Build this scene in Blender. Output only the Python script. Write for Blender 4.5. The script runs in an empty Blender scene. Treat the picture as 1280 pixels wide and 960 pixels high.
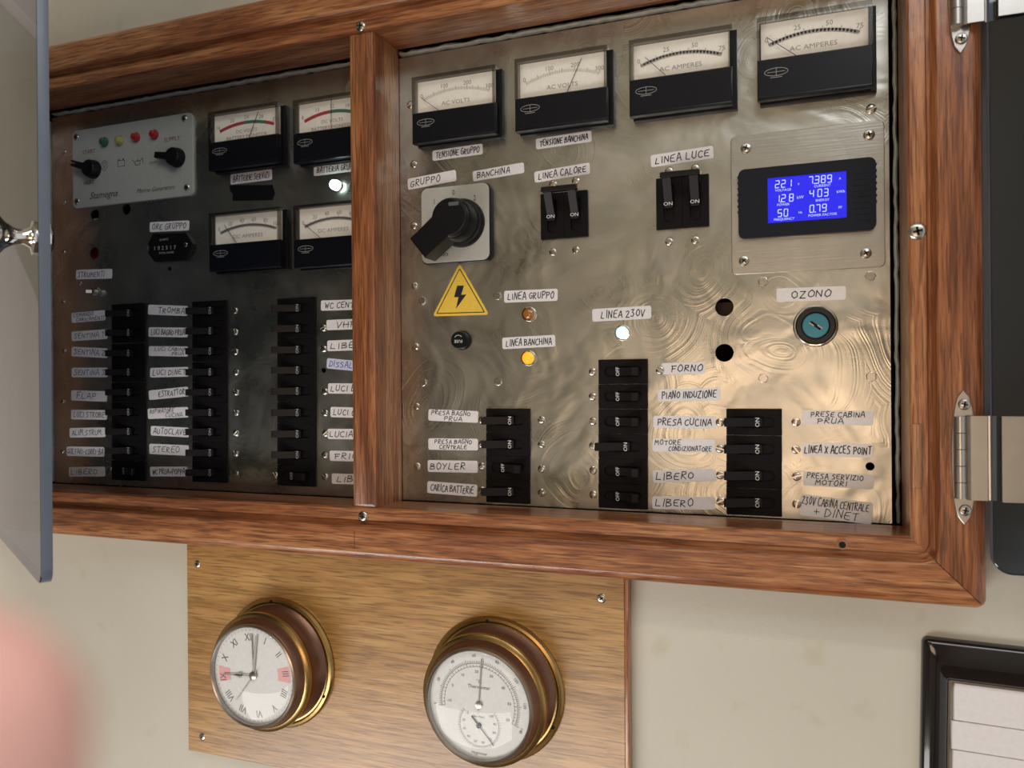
import bpy, bmesh, math, random
from math import sin, cos, pi, radians, hypot, atan2, sqrt
from mathutils import Vector, Matrix

# ------------------------------------------------------------------ camera
SC = bpy.context.scene
COL = SC.collection
TH, RHO, FPX, Z0 = radians(20), radians(.46), 961.0, .6106
CAM = Vector((Z0*sin(TH), -Z0*cos(TH), 0))
FWD = Vector((-sin(TH), cos(TH), 0))
_r = Vector((cos(TH), sin(TH), 0)); _z = Vector((0, 0, 1))
RGT = cos(RHO)*_r - sin(RHO)*_z
UPV = cos(RHO)*_z + sin(RHO)*_r
cd = bpy.data.cameras.new('camera')
cd.sensor_width = 36; cd.sensor_fit = 'HORIZONTAL'; cd.lens = FPX/1280*36
cd.clip_start = .005; cd.clip_end = 20
cd.dof.use_dof = True; cd.dof.focus_distance = .60; cd.dof.aperture_fstop = 12.0
cam = bpy.data.objects.new('camera', cd); COL.objects.link(cam)
m = Matrix((RGT, UPV, -FWD)).transposed().to_4x4(); m.translation = CAM
cam.matrix_world = m
SC.camera = cam

# ------------------------------------------------------------------ light
SC.view_settings.view_transform = 'Standard'; SC.view_settings.look = 'None'
SC.view_settings.gamma = 1; SC.view_settings.use_curve_mapping = False
SC.view_settings.exposure = 0.0
W = bpy.data.worlds.new('world'); SC.world = W; W.use_nodes = True
W.node_tree.nodes['Background'].inputs[0].default_value = (.95, .93, .88, 1)
W.node_tree.nodes['Background'].inputs[1].default_value = .62

def area(name, loc, target, sx, sy, power, color):
    l = bpy.data.lights.new(name, 'AREA'); l.shape = 'RECTANGLE'; l.size = sx; l.size_y = sy
    l.energy = power; l.color = color
    o = bpy.data.objects.new(name, l); COL.objects.link(o); o.location = loc
    o.rotation_euler = (Vector(target)-Vector(loc)).to_track_quat('-Z', 'Y').to_euler()
    return o
area('window_daylight', (-.62, -1.25, -1.12), (-.05, 0, -.08), 1.2, .55, 15, (1, .97, .93))
area('warm_bounce', (.17, -1.5, -.16), (.22, 0, -.05), .45, .36, 2.3, (1, .68, .45))  # area light standing in for warm bounce from behind the camera
area('wall_fill', (0, -1.0, 1.15), (0, -2.0, 0), .8, .5, 21, (1, .96, .90))  # added unseen fill on the front wall, brightening what the steel reflects
area('upper_right_area', (.7, -1.2, 1.0), (.1, 0, .1), .8, .5, 5, (.95, .97, 1))  # unseen area light, high on the right behind the camera

# ------------------------------------------------------------------ pixel helper (authoring aid: gives points on real planes)
def at(px, py, h=0.0):
    d = FWD*FPX + RGT*(px-640) + UPV*(480-py)
    t = (-h-CAM.y)/d.y
    p = CAM + d*t
    return p.x, p.z
def scale_at(px, py, h=0.0):            # metres per vertical pixel
    a = at(px, py-1, h); b = at(px, py+1, h)
    return abs(a[1]-b[1])/2

# ------------------------------------------------------------------ materials
def newmat(name):
    m = bpy.data.materials.new(name); m.use_nodes = True
    return m, m.node_tree, m.node_tree.nodes['Principled BSDF']
def N(t, kind, **kw):
    n = t.nodes.new(kind)
    for k, v in kw.items():
        if isinstance(k, str) and k.startswith('i_'): n.inputs[k[2:].replace('_', ' ')].default_value = v
        else: setattr(n, k, v)
    return n
def ramp(t, fac, stops):
    r = t.nodes.new('ShaderNodeValToRGB'); e = r.color_ramp.elements
    while len(e) < len(stops): e.new(.5)
    for el, (p, c) in zip(e, stops):
        el.position = p; el.color = (*c, 1) if len(c) == 3 else c
    t.links.new(fac, r.inputs[0]); return r
def coords(t, scale, rot=(0, 0, 0)):
    c = t.nodes.new('ShaderNodeTexCoord'); mp = t.nodes.new('ShaderNodeMapping')
    mp.inputs['Scale'].default_value = scale; mp.inputs['Rotation'].default_value = rot
    t.links.new(c.outputs['Object'], mp.inputs[0]); return mp.outputs[0]
def noise(t, vec, scale=1, detail=3, rough=.5, dist=0):
    n = t.nodes.new('ShaderNodeTexNoise'); t.links.new(vec, n.inputs['Vector'])
    n.inputs['Scale'].default_value = scale; n.inputs['Detail'].default_value = detail
    n.inputs['Roughness'].default_value = rough; n.inputs['Distortion'].default_value = dist
    return n.outputs[0]
def math_(t, op, a, b=0.0, clamp=False):
    n = t.nodes.new('ShaderNodeMath'); n.operation = op; n.use_clamp = clamp
    for i, v in enumerate((a, b)):
        if hasattr(v, 'is_output') or hasattr(v, 'links'): t.links.new(v, n.inputs[i])
        else: n.inputs[i].default_value = v
    return n.outputs[0]
def mixc(t, fac, a, b, mode='MIX'):
    n = t.nodes.new('ShaderNodeMix'); n.data_type = 'RGBA'; n.blend_type = mode
    for s, v in ((n.inputs[0], fac), (n.inputs[6], a), (n.inputs[7], b)):
        if hasattr(v, 'links'): t.links.new(v, s)
        else: s.default_value = v if not isinstance(v, tuple) or len(v) == 4 else (*v, 1)
    return n.outputs[2]
def bump(t, bsdf, h, strength, dist):
    b = t.nodes.new('ShaderNodeBump'); b.inputs['Strength'].default_value = strength
    b.inputs['Distance'].default_value = dist; t.links.new(h, b.inputs['Height'])
    t.links.new(b.outputs[0], bsdf.inputs['Normal'])
    return b

def plain(name, col, rough=.5, metal=0.0, coat=0.0, grain=0.0, gscale=300, emit=None, estr=0, spec=.5):
    m, t, b = newmat(name)
    b.inputs['Roughness'].default_value = rough; b.inputs['Metallic'].default_value = metal
    b.inputs['Coat Weight'].default_value = coat; b.inputs['Specular IOR Level'].default_value = spec
    n = noise(t, coords(t, (1, 1, 1)), gscale, 3)
    k = 1-.22*max(grain, .25); k2 = 1+.10*max(grain, .25)
    r = ramp(t, n, [(.25, tuple(c*k for c in col)), (.75, tuple(min(1, c*k2) for c in col))])
    t.links.new(r.outputs[0], b.inputs['Base Color'])
    if grain: bump(t, b, n, .25*grain, .0004)
    if emit:
        b.inputs['Emission Color'].default_value = (*emit, 1); b.inputs['Emission Strength'].default_value = estr
    return m

def wood(name, axis, dark, mid, light, gloss=.3, coat=.5, pores=1.0, peel=.5, f1=1.0, f2=1.3):
    m, t, b = newmat(name)
    def sc(al, ac):
        return (al, ac, ac) if axis == 'X' else ((ac, ac, al) if axis == 'Z' else (ac, al, ac))
    v1 = coords(t, sc(2.5*f1, 24*f1)); v2 = coords(t, sc(14*f2, 290*f2)); v3 = coords(t, sc(32*f2, 620*f2))
    a = noise(t, v1, 1, 4, .6, 1.2); f = noise(t, v2, 1, 4, .65, .3); p = noise(t, v3, 1, 2, .5)
    s = math_(t, 'ADD', math_(t, 'MULTIPLY', a, .55), math_(t, 'MULTIPLY', f, .45))
    r = ramp(t, s, [(.38, dark), (.5, mid), (.61, light)])
    pr = ramp(t, p, [(.36, (0, 0, 0)), (.5, (1, 1, 1))])
    c = mixc(t, math_(t, 'MULTIPLY', math_(t, 'SUBTRACT', 1.0, pr.outputs[0]), .62*pores, True), r.outputs[0], tuple(x*.42 for x in dark))
    t.links.new(c, b.inputs['Base Color'])
    b.inputs['Roughness'].default_value = gloss; b.inputs['Coat Weight'].default_value = coat
    b.inputs['Coat Roughness'].default_value = .16
    pe = noise(t, coords(t, sc(110, 330)), 1, 2)
    hgt = math_(t, 'ADD', math_(t, 'MULTIPLY', f, .6), math_(t, 'MULTIPLY', pe, peel))
    bp = bump(t, b, hgt, .32, .0006)
    t.links.new(bp.outputs[0], b.inputs['Coat Normal'])
    return m

MAH = dict(dark=(.15, .046, .018), mid=(.34, .122, .045), light=(.53, .255, .105))
M = {}
M['mah_x'] = wood('mahogany_along', 'X', **MAH, peel=.8)
M['mah_z'] = wood('mahogany_upright', 'Z', **MAH, peel=.8)
M['mah_pale'] = wood('mahogany_patch', 'Z', (.16, .06, .025), (.32, .13, .055), (.5, .25, .12))
M['oak'] = wood('varnished_oak', 'X', (.34, .17, .050), (.46, .25, .078), (.55, .32, .115), gloss=.33, coat=.35, pores=.95, peel=.15, f1=2.5, f2=1.25)

def steel(name, col1, col2, r0, r1, swirl=.5, fine=.2):
    m, t, b = newmat(name)
    b.inputs['Metallic'].default_value = 1
    v = coords(t, (1, 0, 1))
    vo = t.nodes.new('ShaderNodeTexVoronoi'); vo.feature = 'F1'; vo.inputs['Scale'].default_value = 17
    vo.inputs['Randomness'].default_value = 1
    dv = t.nodes.new('ShaderNodeVectorMath'); dv.operation = 'ADD'
    nn = t.nodes.new('ShaderNodeTexNoise'); nn.inputs['Scale'].default_value = 9; t.links.new(v, nn.inputs['Vector'])
    sc = t.nodes.new('ShaderNodeVectorMath'); sc.operation = 'SCALE'; sc.inputs['Scale'].default_value = .06
    t.links.new(nn.outputs['Color'], sc.inputs[0]); t.links.new(v, dv.inputs[0]); t.links.new(sc.outputs[0], dv.inputs[1])
    t.links.new(dv.outputs[0], vo.inputs['Vector'])
    d = vo.outputs['Distance']
    ringv = t.nodes.new('ShaderNodeCombineXYZ')
    t.links.new(math_(t, 'MULTIPLY', d, 20.0), ringv.inputs[0])
    rings = noise(t, ringv.outputs[0], 1, 2, .6)
    mask = ramp(t, noise(t, v, 11, 3, .6, .6), [(.42, (0, 0, 0)), (.58, (1, 1, 1))]).outputs[0]
    cloud = noise(t, v, 16, 5, .62, .8)
    fine_n = noise(t, coords(t, (30, .01, 700)), 1, 2)
    c = ramp(t, cloud, [(.3, col1), (.7, col2)])
    t.links.new(c.outputs[0], b.inputs['Base Color'])
    rr = math_(t, 'ADD', math_(t, 'MULTIPLY', cloud, (r1-r0)*1.3), r0-.1*(r1-r0))
    rr = math_(t, 'SUBTRACT', rr, math_(t, 'MULTIPLY', mask, .07*swirl))
    t.links.new(rr, b.inputs['Roughness'])
    h = math_(t, 'ADD', math_(t, 'MULTIPLY', math_(t, 'MULTIPLY', math_(t, 'SUBTRACT', rings, .5), mask), .6*swirl), math_(t, 'MULTIPLY', fine_n, fine*.12))
    h = math_(t, 'ADD', h, math_(t, 'MULTIPLY', noise(t, v, 13, 3, .5, .5), 6.5*swirl))
    bump(t, b, h, .45, .0011)
    return m
M['steel'] = steel('swirled_steel_sheet', (.42, .425, .38), (.60, .60, .55), .24, .42, 1.0)
M['steel2'] = steel('brushed_steel_plate', (.43, .425, .39), (.54, .535, .50), .3, .36, .25, 1.5)
M['genplate'] = plain('pale_grey_painted_plate', (.40, .42, .39), .42, .0, grain=.1)
M['screw'] = plain('steel_screw', (.50, .48, .44), .27, 1.0, gscale=900)
M['chrome'] = plain('chrome', (.82, .82, .82), .09, 1.0)
M['hinge'] = plain('polished_hinge_steel', (.50, .49, .47), .32, 1.0, grain=.2, gscale=120)
M['brass'] = plain('aged_brass', (.42, .29, .12), .27, 1.0, grain=.5, gscale=60)
M['brass_d'] = plain('brass_brown_reflection', (.20, .105, .07), .34, .75, grain=.3, gscale=60)  # brown of the reflected wood is put into this brass colour
M['rim'] = plain('dull_nickel_rim', (.42, .39, .36), .28, 1.0)
M['black'] = plain('black_plastic', (.006, .006, .0075), .40, grain=.2, spec=.25)
M['black_b'] = plain('breaker_black', (.006, .0052, .006), .55, grain=.2, spec=.13)
M['black_g'] = plain('gloss_black', (.008, .007, .008), .12, coat=.5)
M['meterblack'] = plain('meter_lower_cover', (.005, .006, .010), .3, spec=.3)
M['lever'] = plain('lever_black', (.011, .0095, .0105), .42, grain=.2, spec=.22)
M['lcdbez'] = plain('dark_bezel', (.008, .011, .018), .5, spec=.2)
M['void'] = plain('dark_void', (.003, .003, .003), .9)
M['dial'] = plain('dial_card', (.93, .90, .81), .6)
M['cdial'] = plain('clock_dial_white', (.74, .76, .76), .5)
M['tape'] = plain('white_label_tape', (.80, .78, .80), .42, grain=.1)
M['tape_c'] = plain('frosted_label_tape', (.80, .76, .74), .35, grain=.1)
M['tape_b'] = plain('bluish_label_tape', (.62, .66, .82), .42, grain=.1)
M['ink'] = plain('black_ink', (.012, .012, .02), .5)
M['ink_g'] = plain('faded_ink', (.10, .11, .12), .5)
M['ink_b'] = plain('blue_ink', (.10, .13, .42), .5)
M['print'] = plain('grey_print', (.33, .32, .30), .6)
M['lever_inlay'] = plain('grey_inlay', (.11, .11, .13), .4)
M['white'] = plain('white_print', (.8, .8, .8), .5)
M['white_d'] = plain('greyer_white_print', (.46, .46, .46), .5)  # greyer white for left-column markings, emblems and counter digits
M['dred'] = plain('red_print', (.45, .05, .06), .5)
M['dgrn'] = plain('green_print', (.05, .20, .13), .5)
M['pink'] = plain('pink_print', (.80, .42, .42), .5)
M['tred'] = plain('dark_red_print', (.16, .02, .015), .5)
M['yellow'] = plain('warning_yellow', (.83, .56, .07), .45)
M['led_g'] = plain('green_led', (.015, .10, .05), .12, coat=1)
M['led_y'] = plain('yellow_led', (.36, .34, .10), .12, coat=1)
M['led_r'] = plain('red_led', (.32, .008, .012), .12, coat=1)
M['lit_w'] = plain('lit_white_lens', (.8, .95, .9), .2, emit=(.75, 1, .92), estr=14)
M['lit_c'] = plain('glowing_pale_lens', (.6, .85, .85), .2, emit=(.7, .95, 1), estr=.75)
M['lit_o'] = plain('lit_amber_lens', (.9, .4, .02), .2, emit=(1, .36, .02), estr=.9)
M['amber'] = plain('unlit_amber_lens', (.36, .14, .02), .2, coat=1)
M['teal'] = plain('teal_button', (.05, .22, .30), .3, .5)
M['lcd'] = plain('backlit_blue_screen', (.01, .01, .3), .25, emit=(.008, .008, .9), estr=.78)
M['lcdtxt'] = plain('lcd_digits', (.5, .6, .9), .4, emit=(.45, .55, 1), estr=.75)
M['bead'] = plain('old_sealant', (.36, .35, .30), .6, grain=1, gscale=200)
M['redbit'] = plain('red_wire_cover', (.25, .02, .015), .5)
M['plug'] = plain('white_plate', (.80, .78, .80), .4)
M['shell'] = plain('cabin_joinery', (.10, .055, .032), .5)
M['shell_l'] = plain('pale_joinery', (.42, .38, .30), .55)
M['cream_c'] = plain('cabin_lining', (.55, .50, .40), .7)
M['skin'] = plain('finger_skin', (1.0, .55, .50), .45)
M['nail'] = plain('finger_nail', (.90, .62, .58), .3)
M['floor'] = plain('cabin_sole', (.16, .09, .05), .5)

def wallmat():
    m, t, b = newmat('cream_leatherette')
    v = coords(t, (1, 1, 1))
    big = noise(t, v, 6, 3, .5); fine = noise(t, v, 900, 3, .6)
    r = ramp(t, big, [(.3, (.57, .555, .475)), (.7, (.635, .61, .525))])
    st = ramp(t, noise(t, v, 38, 2, .5), [(.66, (1, 1, 1)), (.78, (.93, .90, .84))])
    t.links.new(mixc(t, 1.0, r.outputs[0], st.outputs[0], 'MULTIPLY'), b.inputs['Base Color'])
    b.inputs['Roughness'].default_value = .42
    bump(t, b, fine, .35, .0006)
    return m
M['wall'] = wallmat()

def panemat(name, tint=(1, 1, 1), refl=.9, rough=.03, ior=1.49):
    m = bpy.data.materials.new(name); m.use_nodes = True; t = m.node_tree; t.nodes.clear()
    o = t.nodes.new('ShaderNodeOutputMaterial'); mx = t.nodes.new('ShaderNodeMixShader')
    tr = t.nodes.new('ShaderNodeBsdfTransparent'); tr.inputs[0].default_value = (*tint, 1)
    g = t.nodes.new('ShaderNodeBsdfGlossy'); g.inputs['Roughness'].default_value = rough
    f = t.nodes.new('ShaderNodeFresnel'); f.inputs[0].default_value = ior
    n = t.nodes.new('ShaderNodeTexNoise'); n.inputs['Scale'].default_value = 3
    geo = t.nodes.new('ShaderNodeNewGeometry')
    k = math_(t, 'MULTIPLY', f.outputs[0], math_(t, 'ADD', math_(t, 'MULTIPLY', n.outputs[0], .2), refl), True)
    k = math_(t, 'MULTIPLY', k, math_(t, 'SUBTRACT', 1.0, geo.outputs['Backfacing']))
    t.links.new(k, mx.inputs[0]); t.links.new(tr.outputs[0], mx.inputs[1]); t.links.new(g.outputs[0], mx.inputs[2])
    t.links.new(mx.outputs[0], o.inputs[0]); return m
M['pane'] = panemat('clear_pane', refl=.45)
M['rimclear'] = panemat('clear_plastic_rim', (.6, .59, .57), rough=.1)
M['acrylic'] = panemat('smoked_acrylic', (.27, .32, .40), rough=.02, ior=1.85)
def edgemat():
    m, t, b = newmat('polished_acrylic_edge')
    b.inputs['Base Color'].default_value = (.2, .25, .34, 1); b.inputs['Roughness'].default_value = .3
    r = ramp(t, noise(t, coords(t, (40, 40, 9)), 1, 3), [(.3, (.085, .115, .165)), (.7, (.13, .16, .22))])
    t.links.new(r.outputs[0], b.inputs['Base Color']); return m
M['acryl_edge'] = edgemat()

# ------------------------------------------------------------------ mesh building; local frame u = right, v = up, h = out of the panel
class MB:
    def __init__(s): s.bm = bmesh.new(); s.mi = 0
    def v(s, u, v, h): return s.bm.verts.new((u, -h, v))
    def face(s, vs):
        try: f = s.bm.faces.new(vs); f.material_index = s.mi; return f
        except ValueError: return None
    def prism(s, pts, h0, h1, chamfer=0.0, close_back=True):
        n = len(pts); cx = sum(p[0] for p in pts)/n; cy = sum(p[1] for p in pts)/n
        def ring(h, ins):
            out = []
            for (x, y) in pts:
                dx, dy = x-cx, y-cy
                sx = max(0, abs(dx)-ins)*(1 if dx > 0 else -1) if abs(dx) > 1e-9 else 0
                sy = max(0, abs(dy)-ins)*(1 if dy > 0 else -1) if abs(dy) > 1e-9 else 0
                out.append(s.v(cx+sx, cy+sy, h))
            return out
        rs = [ring(h0, 0)]
        if chamfer:
            rs += [ring(h1-chamfer, 0), ring(h1-chamfer*.3, chamfer*.3), ring(h1, chamfer)]
        else: rs.append(ring(h1, 0))
        for a, b in zip(rs, rs[1:]):
            for i in range(n): s.face([a[i], a[(i+1) % n], b[(i+1) % n], b[i]])
        s.face(rs[-1])
        if close_back: s.face(rs[0][::-1])
        return s
    def box(s, u0, u1, v0, v1, h0, h1, ch=0.0):
        return s.prism([(u0, v0), (u1, v0), (u1, v1), (u0, v1)], h0, h1, ch)
    def rbox(s, u0, u1, v0, v1, h0, h1, r, ch=0.0, seg=4):
        return s.prism(rrect(u0, u1, v0, v1, r, seg), h0, h1, ch)
    def lathe(s, prof, cu=0, cv=0, n=32, cap=True):
        rings = []
        for (r, h) in prof:
            if r < 1e-7: rings.append([s.v(cu, cv, h)])
            else: rings.append([s.v(cu+r*cos(2*pi*i/n), cv+r*sin(2*pi*i/n), h) for i in range(n)])
        for a, b in zip(rings, rings[1:]):
            if len(a) == 1 and len(b) == 1: continue
            for i in range(n):
                j = (i+1) % n
                if len(a) == 1: s.face([a[0], b[i], b[j]])
                elif len(b) == 1: s.face([a[i], a[j], b[0]])
                else: s.face([a[i], a[j], b[j], b[i]])
        return s
    def ribbon(s, pts, w, h, closed=False):
        P = list(pts) + ([pts[0]] if closed else [])
        for a, b in zip(P, P[1:]):
            dx, dy = b[0]-a[0], b[1]-a[1]; L = hypot(dx, dy)
            if L < 1e-8: continue
            nx, ny = -dy/L*w/2, dx/L*w/2; ex, ey = dx/L*w*.3, dy/L*w*.3
            s.face([s.v(a[0]-ex-nx, a[1]-ey-ny, h), s.v(b[0]+ex-nx, b[1]+ey-ny, h), s.v(b[0]+ex+nx, b[1]+ey+ny, h), s.v(a[0]-ex+nx, a[1]-ey+ny, h)])
        return s
    def bar(s, a, b, w, h0, h1):
        dx, dy = b[0]-a[0], b[1]-a[1]; L = hypot(dx, dy) or 1; nx, ny = -dy/L*w/2, dx/L*w/2
        return s.prism([(a[0]-nx, a[1]-ny), (b[0]-nx, b[1]-ny), (b[0]+nx, b[1]+ny), (a[0]+nx, a[1]+ny)], h0, h1)
    def ringplate(s, outer, inner, h0, h1, hi=None):      # flat plate with an opening, walls inside and out, floor optional
        n = len(outer)
        o0 = [s.v(*p, h0) for p in outer]; o1 = [s.v(*p, h1) for p in outer]
        i1 = [s.v(*p, h1) for p in inner]; i0 = [s.v(*p, hi if hi is not None else h0) for p in inner]
        for k in range(n):
            j = (k+1) % n
            s.face([o0[k], o0[j], o1[j], o1[k]]); s.face([o1[k], o1[j], i1[j], i1[k]]); s.face([i1[k], i1[j], i0[j], i0[k]])
        if hi is not None: s.face(i0)
        return s
    def side(s, prof, v0, v1):                             # profile in (u, h) extruded along v
        n = len(prof)
        a = [s.v(u, v0, h) for u, h in prof]; b = [s.v(u, v1, h) for u, h in prof]
        for i in range(n): s.face([a[i], a[(i+1) % n], b[(i+1) % n], b[i]])
        s.face(a[::-1]); s.face(b); return s
    def text(s, body, size, cu=0, cv=0, h=0, rot=0, align='CENTER', shear=0, stretch=1.0):
        vs, fs = textmesh(body, size, align, shear)
        c, sn = cos(rot), sin(rot)
        nv = []
        for (x, y) in vs:
            x *= stretch
            nv.append(s.v(cu+c*x-sn*y, cv+sn*x+c*y, h))
        for f in fs: s.face([nv[i] for i in f])
        return s
    def data(s, name, mats, smooth=35, bevel=0):
        bmesh.ops.remove_doubles(s.bm, verts=s.bm.verts, dist=1e-7)
        bmesh.ops.recalc_face_normals(s.bm, faces=s.bm.faces)
        me = bpy.data.meshes.new(name)
        s.bm.to_mesh(me); s.bm.free()
        for mm in (mats if isinstance(mats, (list, tuple)) else [mats]): me.materials.append(M[mm] if isinstance(mm, str) else mm)
        if smooth:
            me.polygons.foreach_set('use_smooth', [True]*len(me.polygons)); me.set_sharp_from_angle(angle=radians(smooth))
            tot = sum(p.area for p in me.polygons)
            for p in me.polygons:
                if p.area > .12*tot: p.use_smooth = False
        return me
    def flat(s, name, mat):                                # printed shapes: all faces look outwards
        me = s.data(name, mat, 0)
        bm = bmesh.new(); bm.from_mesh(me)
        for f in bm.faces:
            if f.normal.y > 0: f.normal_flip()
        bm.to_mesh(me); bm.free(); return me

def rrect(u0, u1, v0, v1, r, seg=4):
    pts = []
    for cx, cy, a0 in ((u1-r, v0+r, -90), (u1-r, v1-r, 0), (u0+r, v1-r, 90), (u0+r, v0+r, 180)):
        for k in range(seg+1):
            a = radians(a0+90*k/seg); pts.append((cx+r*cos(a), cy+r*sin(a)))
    return pts
def radial(shape_pts, centre, angles):                     # cut a convex outline at given angles
    out = []; n = len(shape_pts)
    for a in angles:
        dx, dy = cos(a), sin(a); best = None
        for i in range(n):
            x1, y1 = shape_pts[i][0]-centre[0], shape_pts[i][1]-centre[1]
            x2, y2 = shape_pts[(i+1) % n][0]-centre[0], shape_pts[(i+1) % n][1]-centre[1]
            ex, ey = x2-x1, y2-y1; den = dx*ey-dy*ex
            if abs(den) < 1e-14: continue
            t_ = (x1*ey-y1*ex)/den; q = (x1*dy-y1*dx)/den
            if t_ > 0 and -1e-6 <= q <= 1+1e-6 and (best is None or t_ < best): best = t_
        out.append((centre[0]+dx*best, centre[1]+dy*best))
    return out
_tc = {}
def textmesh(body, size, align, shear):
    k = (body, align, shear)
    if k not in _tc:
        c = bpy.data.curves.new('t', 'FONT'); c.body = body; c.size = 1; c.align_x = align; c.align_y = 'CENTER'; c.shear = shear
        c.resolution_u = 2
        o = bpy.data.objects.new('t', c); COL.objects.link(o)
        me = bpy.data.meshes.new_from_object(o)
        _tc[k] = ([(v.co.x, v.co.y) for v in me.vertices], [tuple(p.vertices) for p in me.polygons])
        bpy.data.objects.remove(o); bpy.data.meshes.remove(me); bpy.data.curves.remove(c)
    vs, fs = _tc[k]
    return [(x*size, y*size) for x, y in vs], fs

def link(name, me, parent=None, loc=None, rot=0):
    o = bpy.data.objects.new(name, me); COL.objects.link(o)
    if parent: o.parent = parent
    if loc: o.location = loc
    if rot: o.rotation_euler = (0, rot, 0)                 # turns in the panel plane (positive = clockwise seen from the front)
    return o
def part(mb, name, mat, parent, loc=None, rot=0, smooth=35): return link(name, mb.data(name, mat, smooth), parent, loc, rot)
def flat(mb, name, mat, parent, loc=None, rot=0): return link(name, mb.flat(name, mat), parent, loc, rot)
def thing(name, label, cat, u, v, h=0, group=None, rot=0):
    o = bpy.data.objects.new(name, None); COL.objects.link(o); o.location = (u, -h, v); o.rotation_euler = (0, rot, 0)
    o.empty_display_size = .01
    o['label'] = label; o['category'] = cat
    if group: o['group'] = group
    return o
def tag(o, label, cat, group=None):
    o['label'] = label; o['category'] = cat
    if group: o['group'] = group
    return o
def struct(name, me):
    o = link(name, me); o['kind'] = 'structure'; return o
def clone(root, u, v, h=0, rot=0, label=None, group=None, skip=()):
    r = root.copy(); COL.objects.link(r); r.location = (u, -h, v); r.rotation_euler = (0, rot, 0)
    if label: r['label'] = label
    if group: r['group'] = group
    for ch in root.children:
        c = ch.copy(); COL.objects.link(c); c.parent = r
        for g in ch.children:
            d = g.copy(); COL.objects.link(d); d.parent = c
    return r

# ------------------------------------------------------------------ hand lettering
G = {
'A': [[(0, 0), (1.6, 6), (2.4, 6), (4, 0)], [(.7, 2.2), (3.4, 2.4)]],
'B': [[(0, 0), (0, 6), (2.6, 5.8), (3, 4.4), (.2, 3.2), (3.4, 2.6), (3.4, .8), (0, 0)]],
'C': [[(3.6, 5.2), (2.4, 6), (.6, 5), (0, 2.6), (.8, .5), (2.4, 0), (3.7, .8)]],
'D': [[(.2, 0), (.2, 6), (2.4, 5.4), (3.8, 3.2), (2.8, .8), (0, 0)]],
'E': [[(3.6, 6), (.6, 5.6), (0, 3), (.4, .4), (3.6, 0)], [(.1, 3), (2.8, 3.2)]],
'F': [[(.6, 0), (.6, 6)], [(-.2, 5.7), (3.6, 6)], [(.6, 3), (2.8, 3.3)]],
'G': [[(3.4, 5.4), (1.8, 6), (.2, 4), (.3, 1.2), (1.8, 0), (3.6, .8), (3.6, 2.8), (2, 2.7)]],
'H': [[(.2, 0), (.2, 6)], [(3.6, 0), (3.4, 6)], [(0, 3), (4, 3.2)]],
'I': [[(.6, 0), (.6, 6)]],
'K': [[(.2, 0), (.2, 6)], [(3.4, 6), (.3, 2.8), (3.6, 0)]],
'L': [[(.5, 6), (.1, .2), (3.2, 0)]],
'M': [[(0, 0), (.5, 6), (2, 2.6), (3.6, 6), (4.2, 0)]],
'N': [[(0, 0), (.2, 6), (3.2, .2), (3.5, 6)]],
'O': [[(1.8, 6), (.2, 4.4), (.1, 1.6), (1.6, 0), (3.4, 1.2), (3.6, 4.2), (2.2, 6), (1.6, 5.9)]],
'P': [[(.3, 0), (.3, 6)], [(-.2, 5.6), (2.6, 6), (3.5, 4.4), (2.4, 3), (.3, 2.8)]],
'R': [[(.2, 0), (.3, 6), (2.8, 5.6), (3, 4), (.4, 2.9), (3.5, 0)]],
'S': [[(3.4, 5.6), (1.4, 6), (.3, 4.6), (3, 2.4), (2.8, .6), (.2, 0)]],
'T': [[(1.9, 0), (1.9, 5.8)], [(-.1, 5.7), (3.9, 6.1)]],
'U': [[(.2, 6), (.1, 1.4), (1.6, 0), (3.2, 1.2), (3.4, 6)]],
'V': [[(0, 6), (1.6, 0), (3.6, 6.2)]],
'W': [[(0, 6), (.9, 0), (2.1, 4.4), (3.2, 0), (4.4, 6)]],
'X': [[(.2, 0), (3.6, 6)], [(.2, 6), (3.4, 0)]],
'Y': [[(0, 6), (1.8, 3.2)], [(3.6, 6), (1, 0)]],
'Z': [[(.2, 5.7), (3.4, 6), (.1, .2), (3.6, 0)]],
'0': [[(1.8, 6), (.3, 4.2), (.3, 1.6), (1.6, 0), (3.2, 1.4), (3.2, 4.6), (1.8, 6)]],
'1': [[(.3, 4.6), (1.6, 6), (1.6, 0)]],
'2': [[(.3, 5), (1.8, 6), (3.2, 4.8), (.2, .2), (3.6, .1)]],
'3': [[(.3, 5.6), (2.8, 5.8), (1.4, 3.4), (3.2, 2), (1.8, 0), (.1, .6)]],
'+': [[(.4, 3), (3.6, 3)], [(2, 1.4), (2, 4.8)]],
'-': [[(.4, 3), (2.8, 3)]],
'.': [[(.2, 0), (.5, .3)]],
}
def hand(mb, line, cu, cv, wid, hgt, h, lw, rnd, slant=.12, align='C', maxh=True):
    adv = []; x = 0
    for ch in line:
        if ch == ' ': x += 2.6; continue
        if ch in 'I.': w_ = 1.3
        elif ch in 'MW': w_ = 4.5
        else: w_ = 3.8
        adv.append((ch, x)); x += w_ + 1.3
    total = max(1, x-1.3)
    sx = wid/total; sy = hgt/6
    sx = min(sx, sy*1.7)
    x0 = cu - (total*sx/2 if align == 'C' else wid/2)
    for ch, xx in adv:
        g = G.get(ch, G['O']); jy = rnd.uniform(-.5, .5); js = rnd.uniform(.86, 1.12); jr = rnd.uniform(-.06, .06)
        for st in g:
            pts = []
            for (a, b) in st:
                a += rnd.uniform(-.18, .18); b = b*js + jy + rnd.uniform(-.2, .2)
                X = xx+a+(slant+jr)*b
                pts.append((x0+X*sx, cv-hgt/2+b*sy))
            mb.ribbon(pts, lw, h)

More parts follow.
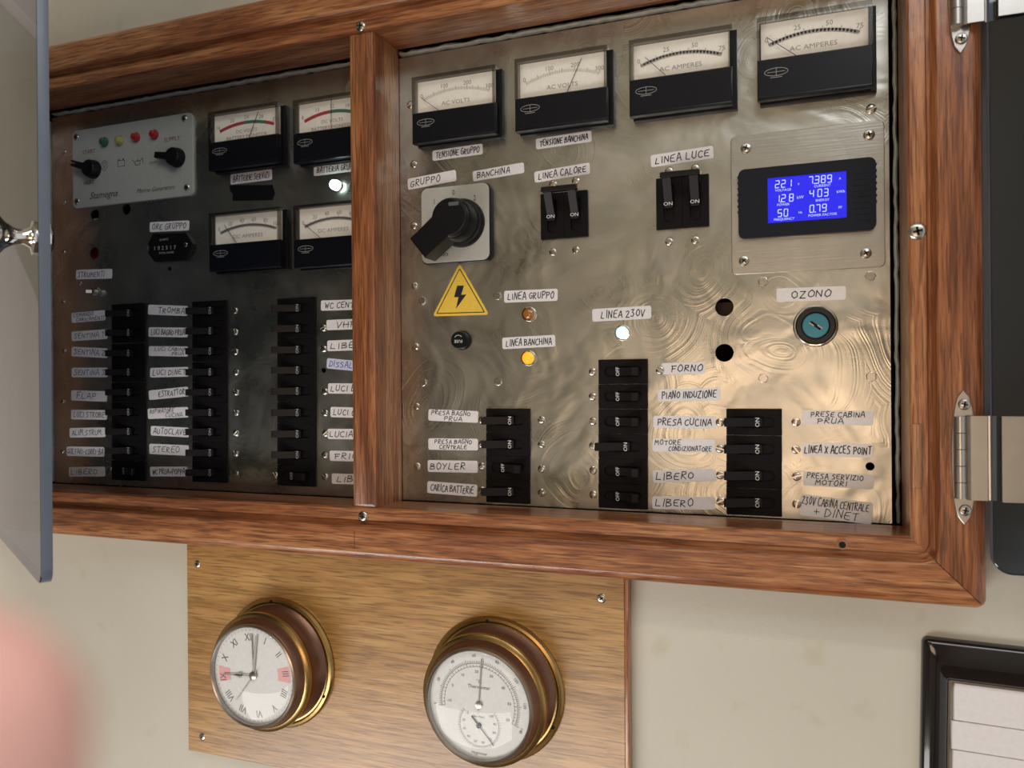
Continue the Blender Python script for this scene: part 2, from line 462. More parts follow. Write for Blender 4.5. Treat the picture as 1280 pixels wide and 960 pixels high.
SEG = {'0': 'abcdef', '1': 'bc', '2': 'abged', '3': 'abgcd', '4': 'fgbc', '5': 'afgcd', '6': 'afgedc', '7': 'abc', '8': 'abcdefg', '9': 'abcdfg'}
def seg7(mb, s, u, v, w, hh, h, lw):                       # left, centre height
    x = u
    L = {'a': ((0, 1), (1, 1)), 'b': ((1, 1), (1, .5)), 'c': ((1, .5), (1, 0)), 'd': ((0, 0), (1, 0)), 'e': ((0, .5), (0, 0)), 'f': ((0, 1), (0, .5)), 'g': ((0, .5), (1, .5))}
    for ch in s:
        if ch == '.': mb.ribbon([(x-.25*w, v-hh/2), (x-.25*w+lw*.5, v-hh/2)], lw*1.2, h); continue
        if ch == ' ': x += w*.5; continue
        for k in SEG[ch]:
            (a, b), (c, d) = L[k]
            q = .07
            if a == c: b, d = b-(q if b > d else -q), d+(q if b > d else -q)
            else: a, c = a+q, c-q
            mb.ribbon([(x+a*w+.1*b*w, v-hh/2+b*hh), (x+c*w+.1*d*w, v-hh/2+d*hh)], lw, h)
        x += w*1.66

# ================================================================== STRUCTURE
wb = MB(); IR = (-.499, .277, -.0965, .279)               # inner opening of the frame
# wall with an opening behind the frame
wo = [(-1.7, -1.3), (1.5, -1.3), (1.5, 1.2), (-1.7, 1.2)]
cxy = (-.1, .09)
angs = sorted([atan2(y-cxy[1], x-cxy[0]) for x, y in wo] + [atan2(y-cxy[1], x-cxy[0]) for x, y in [(IR[0]-.02, IR[2]-.02), (IR[1]+.02, IR[2]-.02), (IR[1]+.02, IR[3]+.02), (IR[0]-.02, IR[3]+.02)]])
wi = rrect(IR[0]-.02, IR[1]+.02, IR[2]-.02, IR[3]+.02, .0001, 1)
wb.ringplate(radial(wo, cxy, angs), radial(wi, cxy, angs), -.01, .02)
struct('wall_back', wb.data('wall_back', 'wall'))
def slab(name, lo, hi, mat):
    b = MB(); b.box(lo[0], hi[0], lo[2], hi[2], -hi[1], -lo[1]); return struct(name, b.data(name, mat))
slab('wall_left', (-1.74, -2.2, -1.3), (-1.7, .01, 1.2), 'shell_l')
slab('wall_front', (-1.7, -2.24, -1.3), (1.5, -2.2, 1.2), 'cream_c')
for i_, (xa, xb, za, zb) in enumerate(((-1.65, -1.0, -.35, 1.0), (-.75, -.55, -1.0, 1.1), (-.1, .12, .25, 1.1), (.45, .62, -1.2, 1.1), (.95, 1.45, -.1, .9), (-.5, .4, -.62, -.5))):
    slab('reflection_board_%d' % (i_+1), (xa, -2.2, za), (xb, -2.16, zb), 'shell')  # unseen dark boards added behind the camera to vary the steel's reflections
slab('floor', (-1.7, -2.2, -1.34), (1.5, .01, -1.3), 'floor')
slab('ceiling', (-1.7, -2.2, 1.2), (1.5, .01, 1.24), 'cream_c')

# ================================================================== WOODEN FRAME
prof = [(0, .004, 0), (0, .0425, 0), (.0012, .0440, 0), (.0098, .0439, .007), (.0108, .0428, .008), (.0124, .0426, .009), (.0136, .0455, .010), (.0144, .0492, .010), (.0154, .0500, .011),
        (.0340, .0500, .0), (.0366, .0494, .002), (.0388, .0478, .0045), (.0400, .0452, .006), (.0402, .0200, .006)]
frame = thing('cabinet_frame', 'varnished mahogany frame around the two steel switch panels, mitred at the corners', 'frame', 0, 0, 0)
def corner(k, t, r, a01):                                   # k: 0 BL,1 BR,2 TR,3 TL; a01 runs 0..1 counter-clockwise
    sx = (-1, 1, 1, -1)[k]; sy = (-1, -1, 1, 1)[k]
    X = (IR[0] if sx < 0 else IR[1]) + sx*t; Y = (IR[2] if sy < 0 else IR[3]) + sy*t
    a = radians((180, 270, 0, 90)[k] + 90*a01)
    return (X-sx*r+r*cos(a), Y-sy*r+r*sin(a))
for name, k, mat in (('bottom_rail', 0, 'mah_x'), ('right_stile', 1, 'mah_z'), ('top_rail', 2, 'mah_x'), ('left_stile', 3, 'mah_z')):
    b = MB(); rows = []
    for (t_, h_, r_) in prof:
        row = []
        for i in range(6): row.append(corner(k, t_, r_, .5+.5*i/5))
        for i in range(6): row.append(corner((k+1) % 4, t_, r_, .5*i/5))
        rows.append([b.v(p[0], p[1], h_) for p in row])
    for a, c in zip(rows, rows[1:]):
        for i in range(len(a)-1): b.face([a[i], a[i+1], c[i+1], c[i]])
    o = part(b, name, mat, frame, smooth=28)
    # hairline mitre joints
for k in (1, 2):
    b = MB(); a = corner(k, .0157, .011, .5); c = corner(k, .0366, .002, .5)
    b.ribbon([a, c], .0004, .05006); flat(b, 'mitre_joint', 'void', frame)
b = MB(); b.ribbon([at(443, 664, .05), at(443, 685, .05)], .0004, .05006); flat(b, 'butt_joint', 'void', frame)
b = MB(); b.prism(rrect(-.121, -.0985, IR[2]-.001, IR[3]+.001, .0001, 1), .001, .0425, .0035); part(b, 'mullion', 'mah_z', frame)
b = MB(); b.box(-.53, .31, -.125, .31, -.062, -.06); b.box(-.53, -.525, -.125, .31, -.06, -.012); b.box(.305, .31, -.125, .31, -.06, -.012)
b.box(-.53, .31, .305, .31, -.06, -.012); b.box(-.53, .31, -.125, -.12, -.06, -.012); struct('wall_recess', b.data('wall_recess', 'void'))
x0, z0 = at(1140, 530, .0442); x1, z1 = at(1153, 610, .0442)
b = MB(); b.box(x0, x1, z1, z0, .040, .0447, .0003); part(b, 'patch_block', 'mah_pale', frame)

def phillips(r, dark='void', h=.0012):
    b = MB(); b.lathe([(r, 0), (r, h*.35), (r*.86, h*.75), (r*.5, h), (0, h*1.05)], n=20)
    b.mi = 1
    for a in (.3, .3+pi/2):
        c, s = cos(a)*r*.52, sin(a)*r*.52; b.bar((-c, -s), (c, s), r*.26, h*.5, h*1.1)
    b.mi = 0
    return b.data('phillips_screw', ['screw', dark])
def slotted(r, h=.0013):
    b = MB(); ts = [-1, -.8, -.5, -.19, -.17, .17, .19, .5, .8, 1]; grid = []
    for t_ in ts:
        w_ = sqrt(max(0, 1-t_*t_)); row = []
        for s_ in (-1, -.7, -.35, 0, .35, .7, 1):
            x, y = s_*w_, t_; q = x*x+y*y
            hh = h*(.45+.55*sqrt(max(0, 1-q)))
            if abs(t_) < .18: hh = h*.12
            row.append(b.v(x*r, y*r, hh))
        grid.append(row)
    for a, c in zip(grid, grid[1:]):
        for i in range(6): b.face([a[i], a[i+1], c[i+1], c[i]])
    b.lathe([(r*.99, 0), (r*.995, h*.45)], n=20)
    return b.data('slotted_screw', ['screw'])
def hexbolt(r, h=.0016):
    b = MB(); b.prism([(r*cos(i*pi/3+.3), r*sin(i*pi/3+.3)) for i in range(6)], 0, h, .0004); return b.data('bolt_head', 'screw')
PH = phillips(.0042, h=.0016)
for px, py in ((450, 32), (453, 646)):
    u, v = at(px, py, .045); link('screw', PH, frame, (u, -.0438, v), .4)
u, v = at(1147, 289, .0445); link('screw', phillips(.0052, h=.0016), frame, (u, -.0438, v), .1)
b = MB(); b.lathe([(.0030, .0001), (.0030, .0004), (0, .0004)], n=20); b.mi = 1; b.lathe([(.0021, .00045), (0, .0005)], n=16)
u, v = at(1053, 681, .05); link('screw_hole', b.data('screw_hole', ['mah_pale', 'void']), frame, (u, -.0499, v))

# ================================================================== STEEL PANELS
def at0(p, h=.001): return at(p[0], p[1], h)
HR = [(905.5, 384, 11.2), (905.5, 441, 11.2), (1087.6, 583, 5.2)]
HL = [(118.6, 268.3, 7), (158, 261.7, 6.8), (118.2, 316.4, 7.2), (211.8, 336, 2.8), (404.7, 463, 3.2), (78, 344, .1)]
def sheet(name, u0, u1, v0, v1, holes, label):
    b = MB(); b.box(u0, u1, v0, v1, -.002, 0, .0003); me = b.data(name, 'steel', 30)
    o = bpy.data.objects.new(name+'_raw', me); COL.objects.link(o)
    c = MB()
    for px, py, r in holes:
        if r < 1: continue
        u, v = at(px, py, 0); rr = r*scale_at(px, py)
        c.prism([(u+rr*cos(2*pi*i/28), v+rr*sin(2*pi*i/28)) for i in range(28)], -.01, .01)
    co = bpy.data.objects.new('cut', c.data('cut', 'steel', 0)); COL.objects.link(co)
    md = o.modifiers.new('b', 'BOOLEAN'); md.object = co; md.operation = 'DIFFERENCE'; md.solver = 'EXACT'
    dg = bpy.context.evaluated_depsgraph_get(); dg.update()
    me2 = bpy.data.meshes.new_from_object(o.evaluated_get(dg)); me2.name = name
    bpy.data.objects.remove(o); bpy.data.objects.remove(co)
    me2.materials.clear(); me2.materials.append(M['steel'])
    root = thing('switch_panel', label, 'panel', 0, 0, 0)
    link('steel_sheet', me2, root)
    return root
PR = sheet('right_sheet', -.1095, .2718, -.0964, .2735, HR, 'right-hand swirled stainless steel sheet carrying the mains meters and breakers')
PL = sheet('left_sheet', -.4945, -.1105, -.0964, .2735, HL, 'left-hand darker stainless steel sheet carrying the battery meters and three long breaker columns')
SS = [slotted(.0031)]; SL = slotted(.0034); SMALL = slotted(.0022)
rs = random.Random(4)
def studs(lst, parent, me):
    for px, py in lst:
        u, v = at(px, py, .0005); link('screw', me, parent, (u, 0, v), rs.uniform(0, 3.1))
studs([(517, 205), (517, 282), (518.5, 357), (519.5, 433), (520.5, 508), (521.5, 583), (512.5, 131),
       (691, 230), (719.5, 226), (691, 315), (720, 312.5), (836.3, 213.7), (869, 210), (836.7, 302), (869.4, 300),
       (602, 525), (602, 555.5), (602, 583), (602, 613), (677, 525), (677, 555.5), (677, 586), (677, 616),
       (740.7, 465), (740.7, 496), (741.3, 526.7), (741.3, 557), (741.6, 588), (741.6, 618.5), (825, 463),
       (900, 528), (900, 561), (900.5, 594), (901, 626.5), (995, 527.7), (995, 562), (996, 595.7), (996, 630)], PR, SS[0])
studs([(1089, 136)], PR, SL)
HB = hexbolt(.0036)
for px, py in ((528, 376), (529, 478), (622, 370), (623, 477), (954, 352), (954, 473), (1088, 345), (1089, 471)):
    u, v = at(px, py, .0005); link('bolt_head', HB, PR, (u, 0, v), rs.uniform(0, 1))
studs([(80, 190), (79.5, 253), (79, 315), (78.3, 377.5), (79.8, 438.6), (78, 502), (77.7, 564.4), (99, 354)], PL, SMALL)
studs([(293, 388), (293.6, 414.7), (293.6, 439.4), (294.4, 465), (294.4, 490), (294.5, 515.7), (294.5, 541.5), (294, 567), (294.3, 592.3),
       (404, 410), (404, 436), (405.5, 489.4), (406, 516), (406.5, 542), (405.5, 569), (406, 596), (343.5, 594), (136, 587)], PL, SS[0])
# things glimpsed behind the holes
u, v = at(118.2, 318, -.01); b = MB(); b.box(u-.006, u+.006, v-.008, v+.008, -.012, -.008); part(b, 'red_cover', 'redbit', PL)
u, v = at(121, 275, -.01); b = MB(); b.box(u-.006, u+.006, v-.005, v+.0015, -.012, -.009); part(b, 'white_tab', 'tape', PL)
u, v = at(905, 386, -.02); b = MB(); b.box(u-.007, u+.007, v-.009, v+.005, -.03, -.022); part(b, 'brown_block', 'shell', PR)
# sealant beads
def bead(name, pts, w, parent, seed):
    rnd = random.Random(seed); b = MB(); prev = None
    for (u, v, du, dv) in pts:
        a = w*(.55+.45*rnd.random()); j = rnd.uniform(-.3, .3)*w
        r = [(u-du*a+du*j, v-dv*a+dv*j, -.003), (u-du*a*.8+du*j, v-dv*a*.8+dv*j, .0008), (u+du*j, v+dv*j, .0022), (u+du*a+du*j, v+dv*a+dv*j, .001), (u+du*a, v+dv*a, -.003)]
        cur = [b.v(*q) for q in r]
        if prev:
            for i in range(4): b.face([prev[i], prev[i+1], cur[i+1], cur[i]])
        prev = cur
    part(b, name, 'bead', parent)
bead('sealant_bead', [(-.492+i*.0061, .2765, 0, 1) for i in range(61)], .0018, PL, 1)
bead('sealant_bead', [(-.0975+i*.006, .2765, 0, 1) for i in range(62)], .0019, PR, 2)
bead('sealant_bead', [(.2754, -.0955+i*.0062, 1, 0) for i in range(60)], .0013, PR, 3)
bead('sealant_bead', [(-.4972, -.0955+i*.0062, 1, 0) for i in range(60)], .0009, PL, 5)

# ================================================================== BREAKERS
BW, BH = .0377, .01905
def pole_body(w=BW, hgt=BH):
    b = MB(); hole = rrect(-.0142, .0142, -.0040, .0040, .0039, 5)
    outer = rrect(-w/2, w/2, -hgt/2+.00012, hgt/2-.00012, .0004, 2)
    an = sorted([atan2(y, x) for x, y in hole]+[atan2(y, x) for x, y in outer])
    b.ringplate(radial(outer, (0, 0), an), radial(hole, (0, 0), an), -.002, .0022, .0004)
    return b.data('breaker_body', 'black_b', 30)
BODY = pole_body()
def lever_mb(on=True):
    b = MB()
    if on: b.side([(.0055, .0012), (.0055, .0034), (.0005, .0042), (-.0168, .0110), (-.0186, .0116), (-.0198, .0108), (-.0198, .0086), (-.004, .0005)], -.0030, .0030)
    else:
        b.side([(-.0058, .0012), (-.0058, .0034), (-.0006, .0042), (.0075, .0098), (.0085, .0106), (.0128, .0106), (.0136, .0096), (.0136, .007), (.006, .0005)], -.0030, .0030)
        for k in range(3): b.box(.0088+k*.0014, .0094+k*.0014, -.0029, .0029, .0104, .0110)
    return b
LEV_ON = lever_mb().data('lever', 'lever', 30); LEV_OFF = lever_mb(False).data('lever', 'lever', 30)
b = MB(); b.text('ON', .0041, .0026, 0, .0042, pi/2, stretch=1.05); T_ON = b.flat('on_marking', 'white')
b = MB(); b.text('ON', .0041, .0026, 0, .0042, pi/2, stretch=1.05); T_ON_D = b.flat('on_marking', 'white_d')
b = MB(); b.text('OFF', .0039, -.0034, 0, .0042, pi/2); T_OFF = b.flat('off_marking', 'white')
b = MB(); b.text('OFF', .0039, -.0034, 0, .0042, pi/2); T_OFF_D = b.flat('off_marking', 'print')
def breaker(px, py, w, on, label, group, dim=False, pitch=None):
    u, v = at(px, py, .0022)
    t_ = thing('circuit_breaker', label, 'circuit breaker', u, v, 0, group)
    bd = link('housing', BODY, t_); bd.scale = (w/BW, 1, (pitch or BH)/BH)
    k = min(1.0, w/BW)
    lv = link('lever', LEV_ON if on else LEV_OFF, t_); lv.scale = (k, 1, 1)
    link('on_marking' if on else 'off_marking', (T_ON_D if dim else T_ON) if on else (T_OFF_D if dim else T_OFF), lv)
    return t_
def column(x0, x1, ys, states, names, group, where, dim=False):
    xm = (x0+x1)/2; ym = sum(ys)/len(ys)
    w = at(x1, ym, .0022)[0]-at(x0, ym, .0022)[0]
    zs = [at(xm, y, .0022)[1] for y in ys]; pitch = abs(zs[0]-zs[-1])/(len(ys)-1)
    for y, s, nme in zip(ys, states, names):
        breaker(xm, y, w, s, 'black breaker %s, %s' % ('switched ON' if s else 'set to OFF', nme), group, dim, pitch)
CA = ['beside the two-line COMANDO sticker', 'beside the topmost SENTINA sticker', 'beside the middle SENTINA sticker', 'beside the lowest SENTINA sticker', 'beside the FLAP sticker', 'beside the LUCI STROBE sticker', 'beside the ALIM STRUM sticker', 'beside the crowded dashed sticker', 'lowest in the far left column']
CB = ['beside the TROMBA sticker', 'beside the LUCI BAGNO PRUA sticker', 'beside the LUCI CABINA PRUA sticker', 'beside the LUCI DINET sticker', 'beside the ESTRATTORI sticker', 'beside the ASPIRATORE CUCINA sticker', 'beside the AUTOCLAVE sticker', 'beside the STEREO sticker', 'lowest in the second column']
CC = ['left of the WC CENTRALE sticker', 'left of the VHF sticker', 'left of the LIBERO sticker under VHF', 'left of the blue-ink sticker', 'left of the LUCI BAGNO sticker by the mullion', 'left of the LUCI CAB sticker by the mullion', 'left of the LUCI VIA sticker', 'left of the FRIGO sticker', 'lowest in the column nearest the mullion']
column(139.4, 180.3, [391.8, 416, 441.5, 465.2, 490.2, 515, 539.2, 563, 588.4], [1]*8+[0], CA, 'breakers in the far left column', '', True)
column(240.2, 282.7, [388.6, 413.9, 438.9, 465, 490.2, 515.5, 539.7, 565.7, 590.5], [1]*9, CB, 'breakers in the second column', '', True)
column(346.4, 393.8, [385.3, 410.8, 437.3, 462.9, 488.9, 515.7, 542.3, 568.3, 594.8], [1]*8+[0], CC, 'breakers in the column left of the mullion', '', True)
column(607.5, 661.7, [525.5, 555.2, 584.8, 614.3], [1, 1, 0, 1], ['right of the PRESA BAGNO PRUA sticker', 'right of the PRESA BAGNO CENTRALE sticker', 'right of the BOYLER sticker', 'right of the CARICA BATTERIE sticker'], 'four breakers beside BOYLER', '')
column(747.8, 809, [464.5, 495.7, 526.9, 558.1, 589.3, 620.5], [0, 0, 0, 1, 0, 0], ['left of the FORNO sticker', 'left of the PIANO INDUZIONE sticker', 'left of the PRESA CUCINA sticker', 'left of the MOTORE CONDIZIONATORE sticker', 'left of the upper LIBERO sticker', 'left of the lower LIBERO sticker'], 'six breakers in the middle column', '')
column(907.6, 977, [527.6, 561.1, 594.3, 628], [1, 1, 1, 1], ['left of the PRESE CABINA PRUA sticker', 'left of the LINEA X ACCES POINT sticker', 'left of the PRESA SERVIZIO MOTORI sticker', 'left of the CABINA CENTRALE and DINET sticker'], 'four breakers at the lower right', '')

def double_breaker(x0, x1, yl, yr, xs, label):
    u0, v1 = at(x0, yl[0], .002); _, v0 = at(x0, yl[1], .002); u1, _ = at(x1, yr[0], .002)
    uc, vc = (u0+u1)/2, (v0+v1)/2; w, hh = u1-u0, v1-v0
    t_ = thing('double_breaker', label, 'circuit breaker', uc, vc, 0, 'twin-lever breakers under the meters')
    for s in (-1, 1):
        o = link('housing', BODY, t_, (s*w/4, 0, 0), pi/2); o.scale = (hh/BW, 1, (w/2)/BH)
        k = .92
        lv = link('lever', LEV_ON, t_, (s*w/4, -.001, .001), pi/2); lv.scale = (k, 1.3, 1)
        link('on_marking', T_ON, lv)
    b = MB(); b.rbox(-w/4-.0045, w/4+.0045, .0155, .0196, .0120, .0165, .001, .0005); part(b, 'tie_bar', 'lever', t_)
    b = MB(); b.lathe([(.0009, 0), (.0009, .0006), (0, .0008)], n=10); me = b.data('pin', 'screw')
    for s in (-1, 1): link('tie_bar_pin', me, t_, (s*(w/4+.0048), -.0138, .0172))
double_breaker(675.5, 734.5, (242.8, 299.8), (233.3, 295.6), None, 'black two-lever breaker under the LINEA CALORE sticker')
double_breaker(819.8, 886, (223.5, 287.5), (217.2, 282.2), None, 'black two-lever breaker under the LINEA LUCE sticker')

# ================================================================== STICKERS
rl = random.Random(11)
def sticker(lx, ly, rx, ry, hpx, lines, label, mat='tape', ink='ink', width=.86, align='C', lw=.00068, rc=.0015, group='handwritten tape stickers'):
    a = at(lx, ly, .0003); c = at(rx, ry, .0003)
    L = hypot(c[0]-a[0], c[1]-a[1]); ang = atan2(c[1]-a[1], c[0]-a[0]); H = hpx*scale_at((lx+rx)/2, (ly+ry)/2)
    t_ = thing('sticker', label, 'sticker', (a[0]+c[0])/2, (a[1]+c[1])/2, 0, group, -ang)
    b = MB(); b.rbox(-L/2, L/2, -H/2, H/2, 0, .00025, min(rc, H*.25), .00005, 3); part(b, 'tape', mat, t_)
    b = MB(); n = len(lines)
    for i, ln in enumerate(lines):
        off = 0.0; wd = L*width; al = align
        if isinstance(ln, tuple): ln, off, wd = ln[0], ln[1]*L, ln[2]*L
        ch = H*(.54 if n == 1 else .36); cv = 0 if n == 1 else H*(.23 if i == 0 else -.23)
        hand(b, ln, off, cv, wd, ch, .00031, lw*(1 if n == 1 else .8), rl, align=al)
    flat(b, 'lettering', ink, t_)
    return t_
st = sticker
st(540.5, 194.8, 603.3, 185.9, 13, ['TENSIONE GRUPPO'], 'white sticker reading TENSIONE GRUPPO under the leftmost AC volt meter')
st(669.8, 180.2, 739.4, 169.9, 13.5, ['TENSIONE BANCHINA'], 'white sticker reading TENSIONE BANCHINA under the second AC volt meter')
st(509.7, 230.5, 570, 219, 14, [('GRUPPO', -.14, .62)], 'white sticker reading GRUPPO at the upper left of the rotary switch')
st(591, 220.6, 655, 209.3, 13, [('BANCHINA', -.1, .64)], 'white sticker reading BANCHINA at the upper right of the rotary switch')
st(668, 221.7, 737.2, 210, 14, ['LINEA CALORE'], 'white sticker reading LINEA CALORE above a two-lever breaker')
st(813.5, 201.7, 891.6, 189.8, 15.5, ['LINEA LUCE'], 'white sticker reading LINEA LUCE above a two-lever breaker')
st(630, 371, 697, 368.3, 15, ['LINEA GRUPPO'], 'white sticker reading LINEA GRUPPO above the dim amber lamp')
st(627.8, 429.3, 694, 425.8, 14.5, ['LINEA BANCHINA'], 'white sticker reading LINEA BANCHINA above the lit amber lamp')
st(740.3, 394.3, 814, 390, 16, [('LINEA 230V', .02, .74)], 'white sticker reading LINEA 230V above the white lamp')
st(970.7, 369, 1057.5, 365.9, 17, [('OZONO', 0, .56)], 'frosted sticker reading OZONO above the round key switch', 'tape_c')
st(827, 461, 881, 459.5, 14.5, [('FORNO', .08, .72)], 'short cut sticker reading FORNO at the top of the middle column')
st(822, 494.4, 900.5, 492.5, 15.5, ['PIANO INDUZIONE'], 'white sticker reading PIANO INDUZIONE')
st(816.6, 527.3, 894.7, 528, 15.5, ['PRESA CUCINA'], 'white sticker reading PRESA CUCINA')
st(815.6, 556.4, 893.8, 557.7, 16.5, [('MOTORE', -.25, .42), ('CONDIZIONATORE', .1, .68)], 'white two-line sticker reading MOTORE CONDIZIONATORE')
st(816, 596, 894.7, 593.6, 15.5, [('LIBERO', -.15, .6)], 'white sticker reading LIBERO under MOTORE CONDIZIONATORE')
st(815.3, 628.4, 893.8, 629, 16, [('LIBERO', -.15, .6)], 'white sticker reading LIBERO, lowest of the middle column')
st(1002.6, 521.3, 1091.8, 523, 18, [('PRESE CABINA', 0, .75), ('PRUA', -.1, .36)], 'frosted sticker reading PRESE CABINA PRUA at the right', 'tape_c')
st(1003.3, 561.3, 1091, 563.8, 17, ['LINEA X ACCES POINT'], 'frosted sticker reading LINEA X ACCES POINT', 'tape_c', width=.95)
st(1004, 597.8, 1092.5, 602.8, 18, [('PRESA SERVIZIO', -.05, .8), ('MOTORI', -.1, .45)], 'frosted sticker reading PRESA SERVIZIO MOTORI', 'tape_c')
st(1000.5, 630.5, 1090.5, 642.5, 27, [('230V CABINA CENTRALE', -.02, .93), ('+ DINET', 0, .62)], 'tall frosted sticker reading 230V CABINA CENTRALE + DINET in the bottom right corner', 'tape_c')
st(535.4, 518.6, 597.6, 521.3, 14.5, [('PRESA BAGNO', -.05, .78), ('PRUA', 0, .36)], 'white sticker reading PRESA BAGNO PRUA')
st(535.4, 555, 597.4, 555.8, 14.5, [('PRESA BAGNO', 0, .75), ('CENTRALE', 0, .55)], 'white sticker reading PRESA BAGNO CENTRALE')
st(534.6, 582.5, 597, 583.6, 15, [('BOYLER', -.1, .7)], 'white sticker reading BOYLER in large letters')
st(534, 608.8, 596.3, 613.6, 15, ['CARICA BATTERIE'], 'white sticker reading CARICA BATTERIE')
st(288, 224.5, 339.8, 218, 13, ['BATTERIE SERVIZI'], 'white sticker reading BATTERIE SERVIZI above the black tape')
st(392, 213.7, 452, 206, 13, ['BATTERIA GRUPPO'], 'white sticker reading BATTERIA GRUPPO above the bright round light')
st(187, 284, 236, 281.7, 12.5, ['ORE GRUPPO'], 'white sticker reading ORE GRUPPO above the hour counter')
st(95, 343.3, 139.8, 342, 12, [('STRUMENTI', -.08, .74)], 'white sticker reading STRUMENTI above the small metal toggle switch', ink='ink_g')
st(89.4, 397.5, 131.5, 393.8, 12.5, [('COMANDO', -.15, .6), ('CARICAMENTI', .05, .82)], 'slanting white two-line sticker starting COMANDO, top of the far left column')
st(89.4, 420.6, 133.8, 417.5, 12, ['SENTINA 1'], 'topmost of the three white stickers reading SENTINA 1', ink='ink_g')
st(89.4, 439.4, 133.8, 441.5, 12, ['SENTINA 2'], 'middle of the three white stickers reading SENTINA 2', ink='ink_g')
st(89.4, 465.6, 133.8, 465.6, 12, ['SENTINA 3'], 'lowest of the three white stickers reading SENTINA 3', ink='ink_g')
st(88.8, 494.2, 133.5, 495.6, 13, [('FLAP', -.08, .55)], 'white sticker reading FLAP', ink='ink_g')
st(88.8, 518.2, 133.5, 518.6, 12, ['LUCI STROBE'], 'white sticker reading LUCI STROBE', ink='ink_g')
st(86.8, 541, 131.5, 540.3, 12, ['ALIM.STRUM.'], 'white sticker reading ALIM STRUM', ink='ink_g')
st(83.4, 564, 130, 565, 12, ['GOLFARI-CORRI-BA'], 'white sticker with crowded lettering joined by dashes, above the lowest left LIBERO', ink='ink', lw=.0006, width=.94)
st(86, 589.8, 131, 589.5, 12, [('LIBERO', -.08, .72)], 'grey sticker reading LIBERO, bottom of the far left column', 'tape_c', 'ink_g')
st(185, 386.9, 234, 388.8, 12.5, [('TROMBA', .1, .66)], 'white sticker reading TROMBA')
st(185.6, 415, 234.4, 415.6, 12, ['LUCI BAGNO PRUA'], 'white sticker reading LUCI BAGNO PRUA')
st(186, 438.8, 234.4, 439.4, 12.5, [('LUCI CABINA', .05, .8), ('PRUA', .25, .3)], 'white sticker reading LUCI CABINA PRUA')
st(187.5, 466, 235, 464.6, 12, ['LUCI DINET'], 'white sticker reading LUCI DINET')
st(186, 494.2, 235, 489.2, 12, [('ESTRATTORI', .1, .7)], 'tilted white sticker reading ESTRATTORI')
st(184.7, 517.3, 235, 515.2, 13, [('ASPIRATORE', -.15, .6), ('CUCINA', .15, .42)], 'white sticker reading ASPIRATORE CUCINA')
st(188.4, 538.3, 235.8, 540.7, 12, ['AUTOCLAVE'], 'white sticker reading AUTOCLAVE')
st(186.5, 561, 235.8, 563.3, 13, [('STEREO', -.08, .68)], 'white sticker reading STEREO', ink='ink_g')
st(187.5, 589.5, 234, 589.5, 12, ['WC PRUA+POPPA'], 'white sticker with smudged WC PRUA lettering under the STEREO one', lw=.0007)
st(401, 382, 470, 380, 13, [('WC CENTRALE', 0, .85)], 'white sticker starting WC, half hidden by the mullion')
st(408, 406.4, 472, 404, 13, [('VHF', -.12, .5)], 'white sticker starting VH, half hidden by the mullion')
st(409, 432.4, 472, 430, 13.5, [('LIBERO', -.05, .8)], 'white sticker starting LIBER under the VHF one')
st(408.4, 454, 472, 460, 13, [('DISSALATORE', 0, .9)], 'pale blue sticker with blue ink beside the mullion', 'tape_b', 'ink_b')
st(410, 485.5, 474, 486, 13, [('LUCI BAGNO', 0, .9)], 'white sticker starting LUCI BAG beside the mullion')
st(413, 515, 474, 516.5, 13, [('LUCI CABINE', 0, .88)], 'white sticker starting LUCI CA beside the mullion')
st(409.4, 542.3, 474, 543, 13, [('LUCIA VIA', -.08, .76)], 'white sticker starting LUCIA VIA beside the mullion')
st(412, 569.6, 474, 571, 13, [('FRIGO', -.1, .64)], 'white sticker starting FRIG beside the mullion')
st(414.6, 598.3, 474, 600, 13, [('LIBERO', 0, .86)], 'grey sticker starting LIBE at the foot of the mullion', 'tape_c')

